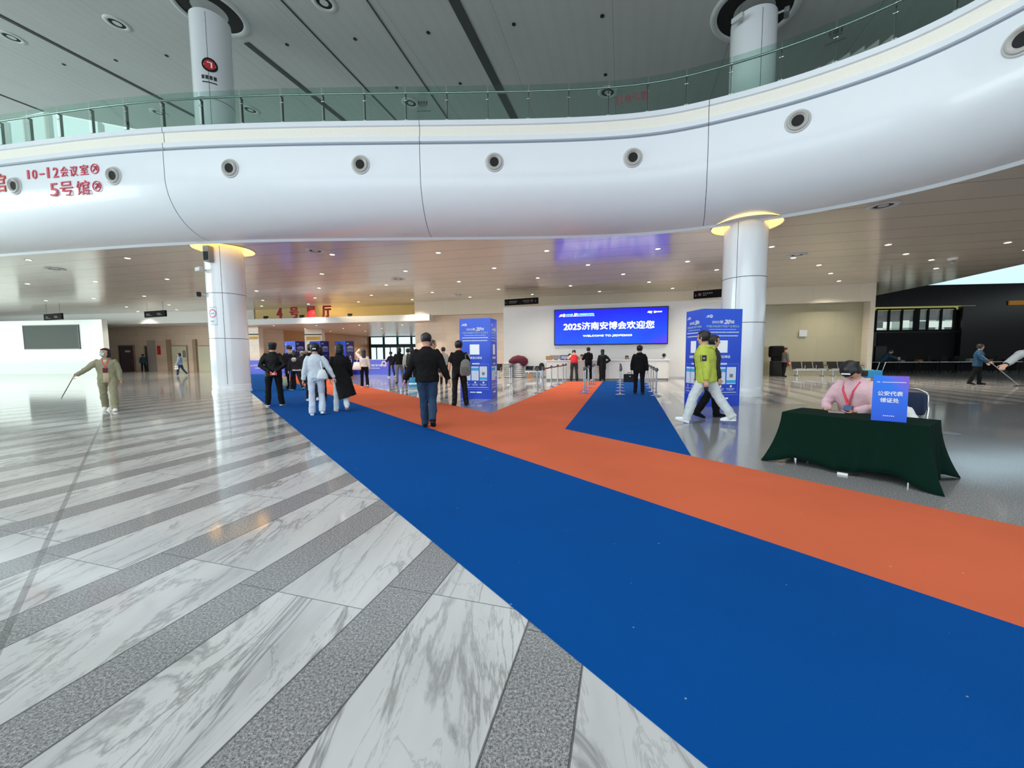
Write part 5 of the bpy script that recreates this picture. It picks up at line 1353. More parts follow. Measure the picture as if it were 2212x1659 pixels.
def person(px, py, label, H=1.72, yaw=0, legs=((4, -2, 2), (-4, -10, 2)), arms=((5, 8, 12, 4), (5, 8, 12, 4)), lean=0, head=(0, 0), shoulders=1.0,
           top=((20, 20, 22), .88, 'long', 1.0), trousers=((20, 20, 22), 1.0, 0.0), shoes=((20, 20, 22), (20, 20, 22)), hair=('short', (22, 20, 20)), skin=(204, 158, 132),
           near=False, coat=None, loc=None, name='person', seated=0.0, waist_in=1.0, floor_z=0.006, fist=(.5, .5), neckline=None, group=None, hipdrop=0, splay=(6, 6), headdx=0):
    """facing +Y at yaw 0; angles in degrees. arms: upper forward, upper out, forearm forward, forearm out"""
    k = H/1.75
    t = thing(name, label, 'person')
    if group: t['group'] = group
    LM = Matrix.Rotation(R(-lean), 4, 'X')
    hipz = .93*k
    def up(x, y, z):      # a point of the upper body, before the body leans
        q = LM @ V((x*k, y*k, (z-.93)*k)); return V((q.x, q.y, q.z+hipz))
    hips = [V((s*.092*k, 0, hipz-.02*k)) for s in (-1, 1)]
    knee = []; ank = []; toe = []
    for i, s in enumerate((-1, 1)):
        f, f2, o = legs[i][:3]; kn = hips[i]+vdir(s, f, o)*.43*k; an = kn+vdir(s, f2, o*.6)*.41*k
        fp = legs[i][3] if len(legs[i]) > 3 else (f2*.6 if f2 < 0 else max(0, f2*.5))
        knee.append(kn); ank.append(an); toe.append(fp)
    # settle the lowest sole on the floor
    soles = []
    for i in range(2):
        fp = R(toe[i]); d = V((0, math.cos(fp), math.sin(fp))); dn = V((0, math.sin(fp), -math.cos(fp)))
        soles += [(ank[i]+dn*.085*k-d*.06*k).z, (ank[i]+dn*.085*k+d*.15*k).z]
    dz = -min(soles)
    if seated: dz = seated-hipz+.06*k
    sh = V((0, 0, dz))
    hips = [p+sh for p in hips]; knee = [p+sh for p in knee]; ank = [p+sh for p in ank]
    U = lambda x, y, z: up(x, y, z)+sh
    sw_ = .175*shoulders
    shp = [U(s*sw_, 0, 1.378) for s in (-1, 1)]; elb = []; wri = []; fdir = []
    for i, s in enumerate((-1, 1)):
        a = arms[i]
        if a[0] == 'to':        # explicit elbow and wrist
            e = V(a[1])*k; wv = V(a[2])*k
        else:
            f1, o1, f2, o2 = a; e = shp[i]+vdir(s, f1, o1)*.285*k; wv = e+vdir(s, f2, o2)*.255*k
        elb.append(e); wri.append(wv); fdir.append((wv-e).normalized())
    vox = .0075*k if near else .0125*k
    # --- body: one continuous surface of trunk, limbs, neck, head and hands
    b = MB(); n_ = 12
    b.loft([U(0, 0, .86), U(0, 0, .95), U(0, 0, 1.08), U(0, 0, 1.26), U(0, 0, 1.35), U(0, .0, 1.42), U(0, .005, 1.48)], [x*k for x in (.13, .145, .125, .145, .14, .08, .056)], [x*k for x in (.09, .10, .085, .10, .085, .06, .056)], (1, 0, 0), 16)
    hc = U(0, .012, 1.612)+V((headdx*k, math.sin(R(head[1]))*.05*k, -abs(math.sin(R(head[1])))*.02*k))
    HM = Matrix.Translation(hc) @ Matrix.Rotation(R(head[0]), 4, 'Z') @ Matrix.Rotation(R(-head[1]-lean), 4, 'X') @ Matrix.Diagonal((k*1.17, k*1.10, k*1.03, 1))
    b.loft([U(0, .0, 1.44), U(0, .006, 1.50), HM @ V((0, -.015, -.07))], [x*k for x in (.068, .059, .058)], [x*k for x in (.064, .060, .062)], (1, 0, 0), 12)
    def hp(x, y, z): return HM @ V((x, y, z))
    hh = MB(); hh.loft([(0, y, z) for z, rx, ry, y in HEAD], [h[1] for h in HEAD], [h[2] for h in HEAD], (1, 0, 0), 20)
    hh.loft([(0, .082, .035), (0, .094, .005), (0, .106, -.022), (0, .092, -.034)], [.009, .012, .016, .012], [.010, .013, .014, .008], (1, 0, 0), 8)      # nose
    hh.loft([(0, .074, -.058), (0, .082, -.064), (0, .074, -.072)], [.022, .026, .018], [.01, .012, .01], (1, 0, 0), 8)                                      # lips
    for s in (-1, 1): hh.loft([(s*.070, -.004, -.030), (s*.080, -.010, -.008), (s*.083, -.012, .018), (s*.074, -.008, .030)], [.010, .016, .018, .008], [.008, .008, .008, .006], (0, 1, 0), 8)
    hh.xf(HM); b.add(hh.v, hh.f)
    for i, s in enumerate((-1, 1)):
        b.loft([shp[i]+V((-s*.05*k, 0, .0)), shp[i], shp[i]*.5+elb[i]*.5, elb[i], elb[i]*.6+wri[i]*.4, wri[i]], [x*k for x in (.030, .036, .040, .036, .037, .026)], [x*k for x in (.030, .036, .040, .035, .033, .020)], (0, 1, 0), 10)
        b.loft([hips[i]+V((0, 0, .06*k)), hips[i], hips[i]*.5+knee[i]*.5, knee[i], knee[i]*.62+ank[i]*.38, ank[i]], [x*k for x in (.08, .085, .07, .052, .05, .034)], [x*k for x in (.085, .09, .075, .055, .055, .038)], (1, 0, 0), 10)
        # hand
        d = fdir[i]; W = wri[i]; fwdv = V((0, 1, 0)); fwdv = (fwdv-d*fwdv.dot(d))
        if fwdv.length < .25: fwdv = V((0, 0, 1))-d*d.z
        fwdv.normalize(); pn = d.cross(fwdv); 
        if pn.dot(V((-s, 0, 0))) < 0: pn = -pn
        c = fist[i]; fr = .0105*k if not near else .0085*k
        b.loft([W-d*.01*k, W+d*.02*k, W+d*.06*k, W+d*.095*k], [x*k for x in (.024, .034, .041, .038)], [x*k for x in (.018, .017, .016, .013)], fwdv, 10)
        for q in range(4):
            o_ = (.029-.0195*q)*k; l1 = (.038, .044, .041, .033)[q]*k; l2 = (.036, .042, .040, .030)[q]*k
            st = W+d*.09*k+fwdv*o_; a1 = c*1.0+.06*q; a2 = c*2.1+.12*q
            m1 = st+(d*math.cos(a1)+pn*math.sin(a1))*l1; m2 = m1+(d*math.cos(a2)+pn*math.sin(a2))*l2
            b.loft([st-d*.012*k, st, m1, m2], [fr*1.05, fr, fr*.95, fr*.72], [fr*1.05, fr, fr*.95, fr*.72], fwdv, 7)
        st = W+d*.03*k+fwdv*.032*k; th1 = st+(d*.72+fwdv*.62+pn*.25).normalized()*.042*k; th2 = th1+(d*.9+pn*(.3+c*.5)+fwdv*.1).normalized()*.03*k
        b.loft([st-d*.012*k-fwdv*.012*k, st, th1, th2], [fr*1.3, fr*1.25, fr*1.1, fr*.8], [fr*1.3, fr*1.25, fr*1.1, fr*.8], pn, 7)
    remesh(b, vox, 'body', mat('skin_%d' % skin[0], skin, .55), t, 1)
    # eyes and brows
    if near or head[0]:
        for s in (-1, 1):
            e = MB().ball((s*.031, .0835, .012), (.013, .008, .007), 10); e.xf(HM); eo = e.build('eye', mat('eye_white', (226, 222, 216), .3), t, smooth=True)
            e = MB().ball((s*.031, .0905, .012), (.0055, .003, .0055), 8); e.xf(HM); e.build('iris', M_matblack, eo, smooth=True)
            e = MB().loft([(s*.014, .094, .034), (s*.03, .092, .040), (s*.048, .080, .034)], [.003, .004, .002], [.003, .004, .002], (0, 0, 1), 6); e.xf(HM); e.build('eyebrow', hair_mat(hair[1]), t)
    # --- hair or cap
    hm = MB(); kind = hair[0]; hcol = hair_mat(hair[1])
    vsh = []; NR, NS = 13, 22; low = {'short': -.055, 'flat': -.06, 'cap': -.02, 'crop': -.045}.get(kind, -.075)
    for a in range(NR+1):
        ph = PI*a/NR
        z = .014+math.cos(ph)*.118
        # half widths of the skull at this height
        rx, ry, yo = .012, .014, -.01
        for (z0, x0, y0, o0), (z1, x1, y1, o1) in zip(HEAD[:-1], HEAD[1:]):
            if z0 <= z <= z1: q = (z-z0)/(z1-z0); rx, ry, yo = x0+(x1-x0)*q, y0+(y1-y0)*q, o0+(o1-o0)*q
        if z > .122: rx, ry, yo = .010, .013, -.01
        if a == 0: rx, ry = -.006, -.006
        for b_ in range(NS):
            th = 2*PI*b_/NS; sx_, sy_ = math.cos(th), math.sin(th)
            front = sy_ > .30
            line = .060 if front else (low if sy_ < -.2 else -.012+(low+.012)*max(0, min(1, (-sy_+.1)/.3)))
            th_ = {'short': .016, 'flat': .020, 'crop': .009, 'cap': .022}.get(kind, .018)
            g_ = th_ if z > line else -.012
            zz = z*(1.10 if kind != 'crop' else 1.04) if z > 0 else z
            X_, Y_, Z_ = sx_*(rx+g_), yo+sy_*(ry+g_), zz
            if kind == 'flat': Z_ = min(zz*1.18, .125); X_ *= 1.0+(.10 if z > .05 else 0); Y_ *= 1.0+(.08 if z > .05 else 0)
            vsh.append(V((X_, Y_, Z_)))
    fsh = [(a*NS+b_, a*NS+(b_+1) % NS, (a+1)*NS+(b_+1) % NS, (a+1)*NS+b_) for a in range(NR) for b_ in range(NS)]+[tuple(range(NS)), tuple(reversed(range(NR*NS, (NR+1)*NS)))]
    hm.add(vsh, fsh)
    if kind == 'long': 
        L_ = hair[2] if len(hair) > 2 else .42
        hm.loft([(0, -.03, .06), (0, -.070, .0), (0, -.080, -.10), (0, -.092, -.20), (0, -.105, -L_), (0, -.105, -L_-.03)], [.05, .080, .084, .078, .05, .015], [.05, .050, .042, .036, .025, .01], (1, 0, 0), 14)
    if kind == 'bob': hm.loft([(0, -.02, .05), (0, -.035, -.02), (0, -.03, -.10), (0, -.03, -.125)], [.085, .094, .088, .05], [.08, .088, .075, .04], (1, 0, 0), 16)
    if kind == 'bun': hm.ball((0, -.12, .045), (.055, .05, .055), 12)
    hm.xf(HM)
    if kind in ('cap', 'baldcap'):
        ho = remesh(hm, .009*k, 'cap', hcol, t, 2)
        if kind == 'cap' or not seated: bm_ = MB().loft([(0, .07, .055), (0, .11, .052), (0, .16, .040), (0, .175, .034)], [.07, .075, .06, .03], [.008, .007, .006, .004], (1, 0, 0), 14); bm_.xf(HM); bm_.build('cap_brim', hcol, ho, smooth=True)
    else: ho = remesh(hm, .009*k, 'hair', hcol, t, 2)
    # --- trousers
    tcol, tw, fl_ = trousers[:3]
    if tcol:
        m_ = MB(); m_.loft([U(0, 0, 1.03), U(0, 0, .99), hips[0]*.5+hips[1]*.5, (hips[0]+hips[1])*.5-V((0, 0, .09*k))], [x*k for x in (.150, .160, .178, .15)], [x*k for x in (.108, .115, .132, .10)], (1, 0, 0), 16)
        for i, s in enumerate((-1, 1)):
            hp_, kn, an = hips[i], knee[i], ank[i]
            m_.loft([hp_+V((0, 0, .05*k)), hp_-V((0, 0, .02*k)), hp_*.55+kn*.45, kn+(hp_-kn)*.06, kn*.55+an*.45, an+(kn-an)*.10, an-(kn-an).normalized()*.035*k], [x*k*tw for x in (.088, .098, .085, .068, .066+fl_*.4, .058+fl_, .060+fl_)], [x*k*tw for x in (.10, .108, .092, .076, .072+fl_*.4, .064+fl_, .068+fl_)], (1, 0, 0), 14)
        remesh(m_, .013*k, 'trousers', cloth(tcol), t, 2)
    # --- shoes
    for i, s in enumerate((-1, 1)):
        fp = R(toe[i]); sp_ = R(-s*splay[i]); Fm = Matrix.Translation(ank[i]) @ Matrix.Rotation(sp_, 4, 'Z') @ Matrix.Rotation(fp, 4, 'X') @ Matrix.Scale(k, 4)
        m_ = MB(); m_.loft([(0, -.068, -.045), (0, -.055, -.042), (0, 0, -.036), (0, .06, -.048), (0, .13, -.060), (0, .175, -.066), (0, .188, -.068)], [.026, .040, .044, .048, .051, .040, .018], [.034, .050, .060, .046, .034, .026, .014], (1, 0, 0), 14)
        m_.loft([(0, 0, -.04), (0, -.005, .02), (0, -.01, .055)], [.042, .042, .043], [.052, .048, .046], (1, 0, 0), 12); m_.xf(Fm)
        so = remesh(m_, .010*k, 'shoe', cloth(shoes[0], .5), t, 1)
        ol = [(-.030, -.068), (.030, -.068), (.038, -.02), (.034, .04), (.047, .11), (.040, .165), (.015, .192), (-.015, .192), (-.040, .165), (-.047, .11), (-.034, .04), (-.038, -.02)]
        q = MB().prism(ol, -.085, -.062); q.xf(Fm); q.build('sole', cloth(shoes[1], .6), so)
    # --- top
    if top:
        c_, hem, sl, wd_ = top[:4]; m_ = MB(); ff = .012
        rows_ = [(hem, .178, .128), (hem+.05, .180, .130), (max(hem+.1, 1.05), .166*waist_in, .120), (1.22, .186, .130), (1.31, .192, .130), (1.36, .180, .118), (1.405, .145, .098), (1.44, .100, .082), (1.475, .070, .070), (1.49, .066, .066)]
        m_.loft([U(0, 0, z) for z, _, _ in rows_], [r_*k*wd_*(shoulders if 1.2 < z < 1.4 else 1) for z, r_, _ in rows_], [d_*k*wd_ for z, _, d_ in rows_], (1, 0, 0), 20)
        for i, s in enumerate((-1, 1)):
            a_in = U(s*.06, 0, 1.345); S0 = shp[i]*.94+U(0, 0, 1.36)*.06
            if sl == 'long':
                P_ = [a_in, S0, S0*.75+elb[i]*.25, S0*.4+elb[i]*.6, elb[i], elb[i]*.5+wri[i]*.5, wri[i]-fdir[i]*.005*k]; Q = [.060, .070, .074, .068, .062, .055, .046]
            elif sl == 'short':
                P_ = [a_in, S0, S0*.6+elb[i]*.4, S0*.22+elb[i]*.78]; Q = [.055, .062, .068, .070]
            else: P_ = [a_in, S0*.55+a_in*.45]; Q = [.07, .07]
            m_.loft(P_, [x*k*(.55+.45*wd_) for x in Q], [x*k*(.55+.45*wd_) for x in Q], (0, 1, 0), 14)
        remesh(m_, .013*k, 'jacket' if sl == 'long' else 'shirt', cloth(c_), t, 2)
    if coat:
        c_, hem, flare, off = coat; m_ = MB()
        rows_ = [(hem, .20+flare, .17+flare*.8, 1.0), (hem+.18, .19+flare*.75, .165+flare*.6, .7), (.85, .20+flare*.25, .155, .25), (1.05, .178, .135, 0), (1.25, .20, .142, 0), (1.33, .200, .135, 0), (1.385, .165, .112, 0), (1.435, .11, .085, 0), (1.49, .075, .075, 0)]
        m_.loft([U(off[0]*w4, off[1]*w4, z) for z, _, _, w4 in rows_], [r_*k for _, r_, _, _ in rows_], [d_*k for _, _, d_, _ in rows_], (1, 0, 0), 22)
        for i, s in enumerate((-1, 1)):
            m_.loft([U(s*.06, 0, 1.345), shp[i]*.94+U(0, 0, 1.36)*.06, shp[i]*.5+elb[i]*.5, elb[i], wri[i]], [x*k for x in (.065, .076, .078, .068, .056)], [x*k for x in (.065, .076, .078, .068, .056)], (0, 1, 0), 14)
        remesh(m_, .013*k, 'coat', cloth(c_), t, 2)
    if neckline:
        nl = MB(); P_ = []
        for q in range(17): a = 2*PI*q/16; P_.append(U(.072*math.cos(a), .012+.070*math.sin(a), 1.478-.012*math.sin(a)))
        nl.loft(P_, [.006*k]*17, [.012*k]*17, (0, 0, 1), 6); nl.build('lanyard_band', cloth(neckline), t)
    p = loc if loc else at(px, py, 0)
    t.location = (p.x, p.y, 0 if seated else floor_z); t.rotation_euler = (0, 0, R(yaw))
    t['_k'] = k
    W2 = Matrix.Translation(t.location) @ Matrix.Rotation(R(yaw), 4, 'Z')
    del t['_k']
    return dict(o=t, W=W2, k=k, wri=[W2 @ x for x in wri], elb=[W2 @ x for x in elb], sh=[W2 @ x for x in shp], hd=W2 @ hc, fd=[W2.to_3x3() @ x for x in fdir], U=lambda x, y, z: W2 @ U(x, y, z), HM=W2 @ HM, ank=[W2 @ x for x in ank], HL=HM, UL=U)
BLK = (17, 17, 19)
def phi(px): return math.degrees(math.atan2(-(px-1106), FP))     # yaw that turns a figure's back square to the lens
def held(name, label, cat, o): return tag(o, label, cat)
WHT = (228, 230, 232)
# --- visitors on and around the carpets, from left to right
q = person(238, 887.5, 'cleaner in khaki suit and face mask walking by the white block with litter tongs', 1.60, phi(238)+180-8, ((16, 6, 3), (-12, -30, 3)), (( -4, 10, 6, 6), (24, 38, 40, 42)), 3, (-28, -6), 1.08,
           top=((150, 146, 118), .80, 'long', 1.10), trousers=((148, 144, 116), 1.12, .010), shoes=((226, 226, 224), (240, 240, 240)), hair=('bob', (24, 20, 20)), near=True, fist=(.6, 1.1))
m_ = MB().loft([(0, .086, .000), (0, .103, -.026), (0, .103, -.052), (0, .080, -.084)], [.050, .054, .050, .036], [.014, .010, .009, .012], (1, 0, 0), 14); m_.xf(q['HL']); m_.build('face_mask', mat('pale_teal_mask', (168, 206, 204), .7), q['o'], smooth=True)
U = q['UL']; m_ = MB(); m_.tube([U(-.07, .05, 1.47), U(-.05, .125, 1.38), U(0, .160, 1.20)], .009).tube([U(.07, .05, 1.47), U(.05, .125, 1.38), U(0, .160, 1.20)], .009); m_.build('lanyard', mat('pink_red_lanyard', (226, 70, 92), .6), q['o'])
m_ = MB().obox(U(-.045, .155, 1.08), V((.09, 0, 0)), V((0, .012, 0)), V((0, 0, .12))); m_.build('badge', cloth((96, 50, 50)), q['o'])
m_ = MB().loft([U(0, .095, 1.43), U(0, .130, 1.30), U(0, .130, 1.08), U(0, .134, .82)], [.03, .045, .055, .06], [.012, .012, .012, .012], (1, 0, 0), 10); m_.build('shirt', cloth((206, 186, 156)), q['o'], smooth=True)
w_ = q['wri'][1]+q['fd'][1]*.06; gr = V((w_.x-.30, w_.y-.02, .42))
t = thing('litter_tongs', 'long thin litter tongs held out low by the cleaner in khaki', 'litter tongs'); MB().tube([w_+V((.03, 0, .06)), w_, gr], .009, 8).build('shaft', cloth((96, 84, 78)), t); MB().tube([gr, gr+V((-.05, 0, -.05))], .006, 6).tube([gr, gr+V((-.03, .02, -.07))], .006, 6).build('jaw', M_chrome, t)

person(311, 802.6, 'person in dark blue jacket walking away past the maroon door at far left', 1.72, phi(311), ((14, 4, 3), (-12, -28, 3)), ((10, 8, 16, 6), (-8, 8, 2, 6)), 2, top=((44, 62, 84), .84, 'long', 1.08), trousers=((24, 26, 32), 1, 0), hair=('short', (24, 22, 22)))
q = person(391, 811.5, 'person in light blue jacket and jeans walking in front of the cream doors', 1.70, phi(391)+80, ((18, 6, 2), (-16, -32, 2)), ((12, 8, 30, 4), (-10, 8, 4, 6)), 2, top=((140, 162, 186), .84, 'long', 1.1), trousers=((52, 70, 96), 1, 0), shoes=((150, 160, 170), (220, 220, 220)), hair=('bob', (28, 24, 24)))
w_ = q['wri'][0]; t = thing('shopping_bag', 'small white and red bag carried by the person in light blue', 'bag', (w_.x, w_.y, w_.z-.36)); MB().loft([(0, 0, 0), (0, 0, .24)], [.16, .12], [.05, .04], (1, 0, 0), 12).build('bag_body', cloth((230, 226, 226)), t); MB().box((0, -.05, .12), (.2, .012, .05)).build('stripe', M_red, t)

q = person(594, 876.5, 'person in black suit with flat cut hair standing on the blue carpet, hands behind back', 1.74, phi(594)-4, ((1, -1, 6), (2, 0, 6)), (('to', (-.285, -.10, 1.13), (-.05, -.185, .94)), ('to', (.285, -.10, 1.13), (.06, -.19, .95))), 0, top=((14, 14, 15), .80, 'long', 1.16), trousers=((14, 14, 16), 1.1, .004), shoes=((14, 14, 15), (226, 228, 230)), hair=('flat', (18, 18, 18)), near=True, splay=(18, 18), fist=(1.1, 1.1))
w_ = (q['wri'][0]+q['wri'][1])/2; t = thing('red_envelope', 'small red packet held behind the back of the person in black suit', 'packet', (w_.x+.05, w_.y-.06, w_.z-.05), R(30)); MB().box((0, 0, 0), (.16, .02, .07)).build('packet', M_redp, t); MB().box((0, -.011, .0), (.06, .003, .03)).build('print', M_pale, t)

q = person(629, 841, 'person in black with grey hood behind the black suited one, carrying a grey bag', 1.80, phi(629)+6, ((6, 2, 2), (-6, -14, 2)), ((4, 8, 8, 4), (0, 8, 4, 4)), 0, top=((26, 20, 30), .80, 'long', 1.1), trousers=((18, 18, 20), 1.05, 0), hair=('cap', (16, 16, 18)))
U = q['UL']; m_ = MB().loft([U(0, -.02, 1.50), U(0, -.09, 1.47), U(0, -.10, 1.40)], [.09, .10, .06], [.05, .05, .03], (1, 0, 0), 12); m_.build('hood', cloth((150, 148, 146)), q['o'], smooth=True)
w_ = q['wri'][0]; t = thing('canvas_bag', 'grey green canvas bag hanging beside the black suited person', 'bag', (w_.x, w_.y-.05, .12)); MB().loft([(0, 0, 0), (0, 0, .1), (0, 0, .42)], [.15, .18, .15], [.06, .08, .05], (1, 0, 0), 14).build('bag_body', cloth((150, 158, 144)), t, smooth=True); MB().tube([(-.08, 0, .4), (-.03, 0, .62), (.03, 0, .62), (.08, 0, .4)], .012).build('strap', M_grey, t)
q = person(641, 842.5, 'person in dark grey jacket and two tone sneakers walking on the blue carpet', 1.62, phi(641)+24, ((20, 4, 3), (-14, -36, 3)), ((8, 8, 16, 6), (-8, 8, 0, 6)), 2, top=((38, 38, 40), .84, 'long', 1.14), trousers=((20, 20, 22), 1.08, .004), shoes=((60, 54, 70), (232, 200, 180)), hair=('bob', (22, 20, 20)))
U = q['UL']; m_ = MB().ball(U(-.11, -.13, 1.34), .10*.92, 14); m_.build('fluffy_pompom', cloth((176, 176, 172)), q['o'], smooth=True)
m_ = MB().loft([U(0, -.12, .86), U(0, -.14, .90)], [.19, .19], [.04, .04], (1, 0, 0), 12); m_.build('white_hem', cloth((206, 206, 204)), q['o'])
person(655, 828, 'small dark dressed person with pale hair far behind on the carpet', 1.62, phi(655), top=((34, 34, 36), .84, 'long', 1.05), trousers=((26, 26, 30), 1, 0), hair=('short', (150, 140, 120)))
person(664, 828.5, 'person in navy jacket far behind, partly hidden by the pale suit', 1.64, phi(664)-20, top=((28, 34, 52), .84, 'long', 1.05), trousers=((26, 26, 30), 1, 0), hair=('short', (120, 108, 92)))
person(676, 866.5, 'person in black cap and white shoes half hidden behind the pale suit', 1.72, phi(676)+4, ((10, 0, 2), (-8, -20, 2)), top=((20, 22, 30), .84, 'long', 1.08), trousers=((30, 34, 52), 1, 0), shoes=((226, 230, 236), (240, 240, 240)), hair=('baldcap', (16, 16, 18)))
person(694, 861, 'dark haired person in black between the pale suit and the long coat', 1.66, phi(694), top=((22, 22, 24), .84, 'long', 1.1), trousers=((22, 22, 24), 1, 0), hair=('bob', (20, 18, 18)))

q = person(686, 896.5, 'person in pale grey suit with black hair bun walking away on the blue carpet', 1.65, phi(686)-4, ((2, 0, 2), (12, -18, 2)), ((-2, 12, 4, 10), (-6, 24, 0, 26)), 1, top=((196, 206, 216), .89, 'long', 1.04), trousers=((200, 210, 222), .98, .020), shoes=((236, 240, 244), (240, 242, 246)), hair=('bun', (18, 16, 16)), near=True, neckline=(206, 84, 108), waist_in=.95)
HM = q['HL']; m_ = MB().obox((-.03, -.165, .0), (.022, 0, .01), (0, -.015, 0), (0.004, 0, -.03)).obox((.008, -.165, .01), (.022, 0, -.01), (0, -.015, 0), (-.004, 0, -.03)); m_.xf(HM); m_.build('hair_clip', M_txt, q['o'])
w_ = q['sh'][1]; t = thing('shoulder_bag', 'silvery white shoulder bag hanging at the side of the pale suit', 'bag', (w_.x+.035, w_.y-.14, .93), R(25)); MB().loft([(0, 0, -.10), (0, 0, -.06), (0, 0, .08), (0, 0, .13)], [.10, .12, .08, .05], [.035, .05, .04, .02], (1, 0, 0), 12).build('bag_body', mat('pearl_leather', (214, 224, 226), .3), t, smooth=True); MB().tube([(0, .0, .12), (-.03, .04, .30), (-.045, .12, .46)], .010).build('strap', M_txt, t)

q = person(738, 888.5, 'person in a long black coat and pale boots walking on the blue carpet', 1.64, phi(738)+6, ((4, 2, 2), (6, -36, 2)), ((2, 8, 4, 6), (10, 14, 40, 10)), 1, top=None, coat=((20, 20, 21), .36, .03, (.16, -.06)), trousers=((206, 214, 218), .95, .012), shoes=((224, 224, 222), (206, 180, 160)), hair=('bob', (16, 14, 14)), near=True)
w_ = q['wri'][1]+q['fd'][1]*.07; t = thing('phone', 'pink phone in the hand of the person in the long black coat', 'phone', tuple(w_), R(20)); MB().box((.02, 0, 0), (.07, .012, .14)).build('phone_body', mat('pink_case', (224, 132, 150), .4), t)

q = person(788, 836.5, 'person with long black hair, white top and cream tote by the orange carpet', 1.62, phi(788), ((4, -2, 2), (2, -26, 3)), ((150, 30, 172, -40), (0, 8, 6, 6)), 0, top=((226, 216, 208), .95, 'long', 1.06), trousers=((16, 16, 18), 1.0, .012), shoes=((200, 180, 140), (226, 220, 214)), hair=('long', (18, 16, 16), .46), near=False)
w_ = q['sh'][0]; t = thing('tote_bag', 'cream tote bag on the shoulder of the person in the white top', 'bag', (w_.x-.10, w_.y-.10, .93), R(15)); MB().loft([(0, 0, -.16), (0, 0, -.1), (0, 0, .18)], [.17, .19, .11], [.04, .06, .03], (1, 0, 0), 12).build('bag_body', cloth((244, 230, 218)), t, smooth=True); MB().tube([(0, 0, .16), (.02, .04, .32), (.08, .1, .46)], .012).build('strap', cloth((244, 230, 218)), t)

q = person(846, 815, 'short haired person in dark jacket with red collar holding a round fan', 1.64, phi(846)+30, ((10, 2, 2), (-10, -22, 2)), ((24, 12, 60, 10), (-8, 6, 6, 4)), 2, top=((40, 24, 40), .84, 'long', 1.0), trousers=((40, 52, 74), .95, 0), shoes=((214, 212, 190), (230, 230, 226)), hair=('flat', (20, 30, 30)))
w_ = q['wri'][0]; t = thing('round_fan', 'round white hand fan with coloured centre held by the person by the barrier', 'fan', (w_.x-.02, w_.y-.12, w_.z-.05)); MB().lathe([(.0001, 0), (.16, 0), (.16, .01), (.0001, .01)], (0, 0, 0), (0, -1, .1), 24).build('disc', M_white, t); MB().lathe([(.0001, .012), (.09, .012)], (0, 0, 0), (0, -1, .1), 20).build('centre', mat('violet_print', (120, 70, 150), .5), t); MB().tube([(0, 0, -.15), (0, 0, -.26)], .01).build('handle', M_lgrey, t)
person(864, 828.5, 'person with bushy black hair, black jacket and grey jeans walking away', 1.76, phi(864)+4, ((-6, -14, 5), (14, -2, 6)), ((-2, 18, 6, 24), (6, 8, 10, 6)), 2, top=((22, 22, 24), .90, 'long', 1.12), trousers=((112, 112, 118), 1.05, .002), shoes=((24, 24, 26), (30, 30, 32)), hair=('bob', (18, 16, 16)))
q = person(883, 829, 'person in light grey jacket behind the big man in black, left of him', 1.70, phi(883), top=((168, 168, 164), .84, 'long', 1.05), trousers=((24, 26, 38), 1, 0), hair=('short', (20, 20, 20)))
person(891, 832, 'dark haired person seen just over the shoulder of the big man in black', 1.74, phi(891), top=((60, 60, 62), .84, 'long', 1.05), trousers=((24, 24, 28), 1, 0), hair=('bob', (20, 18, 18)))
p = at(893, 836); t = thing('striped_bag', 'blue and white striped bag standing on the floor beside the man in jeans', 'bag', (p.x, p.y, 0), R(20)); MB().loft([(0, 0, .0), (0, 0, .42)], [.20, .15], [.08, .06], (1, 0, 0), 12).build('bag_body', cloth((70, 150, 186)), t); MB().loft([(0, 0, .12), (0, 0, .18)], [.195, .188], [.082, .08], (1, 0, 0), 12).build('stripe', M_txt, t)

q = person(925, 924.5, 'big man in black sweater and blue jeans walking along the carpet edge, nearest of all', 1.77, phi(925)-2, ((6, 4, -3), (0, -44, 0)), ((0, 20, 6, 24), (-6, 20, 2, 22)), 2, (0, 0), 1.12, top=((17, 17, 18), .84, 'long', 1.20), trousers=((40, 62, 88), 1.10, .002), shoes=((24, 24, 28), (30, 30, 34)), hair=('crop', (24, 22, 22)), near=True, neckline=(150, 36, 58))
q = person(936, 874, 'man with cropped hair and white sneakers looking right behind the big man in black', 1.78, phi(936)-60, ((8, 2, 2), (-8, -18, 2)), ((4, 8, 30, 4), (4, 8, 20, 4)), 0, (-10, 0), top=((52, 52, 56), .84, 'long', 1.0), trousers=((46, 46, 50), 1, 0), shoes=((220, 222, 222), (236, 238, 236)), hair=('crop', (70, 62, 56)))
person(959, 830, 'person in grey shirt and black trousers far behind, left of the blue stand', 1.74, phi(959)+10, ((4, 0, 2), (-2, -8, 2)), ((30, 8, 90, -10), (4, 6, 8, 4)), 0, top=((150, 150, 146), .88, 'short', 1.05), trousers=((24, 24, 28), 1.0, 0), hair=('short', (20, 20, 20)))
q = person(993, 876.5, 'man in black polo shirt with grey backpack standing at the blue stand', 1.74, phi(993)+2, ((2, 0, 4), (2, -1, 7)), ((-2, 14, 8, 6), (20, 16, 130, 6)), 0, (0, 0), 1.06, top=((18, 18, 19), .86, 'short', 1.10), trousers=((14, 14, 15), 1.06, .004), shoes=((14, 14, 15), (20, 20, 22)), hair=('short', (18, 17, 17)), near=True, splay=(14, 14), neckline=(150, 36, 58))
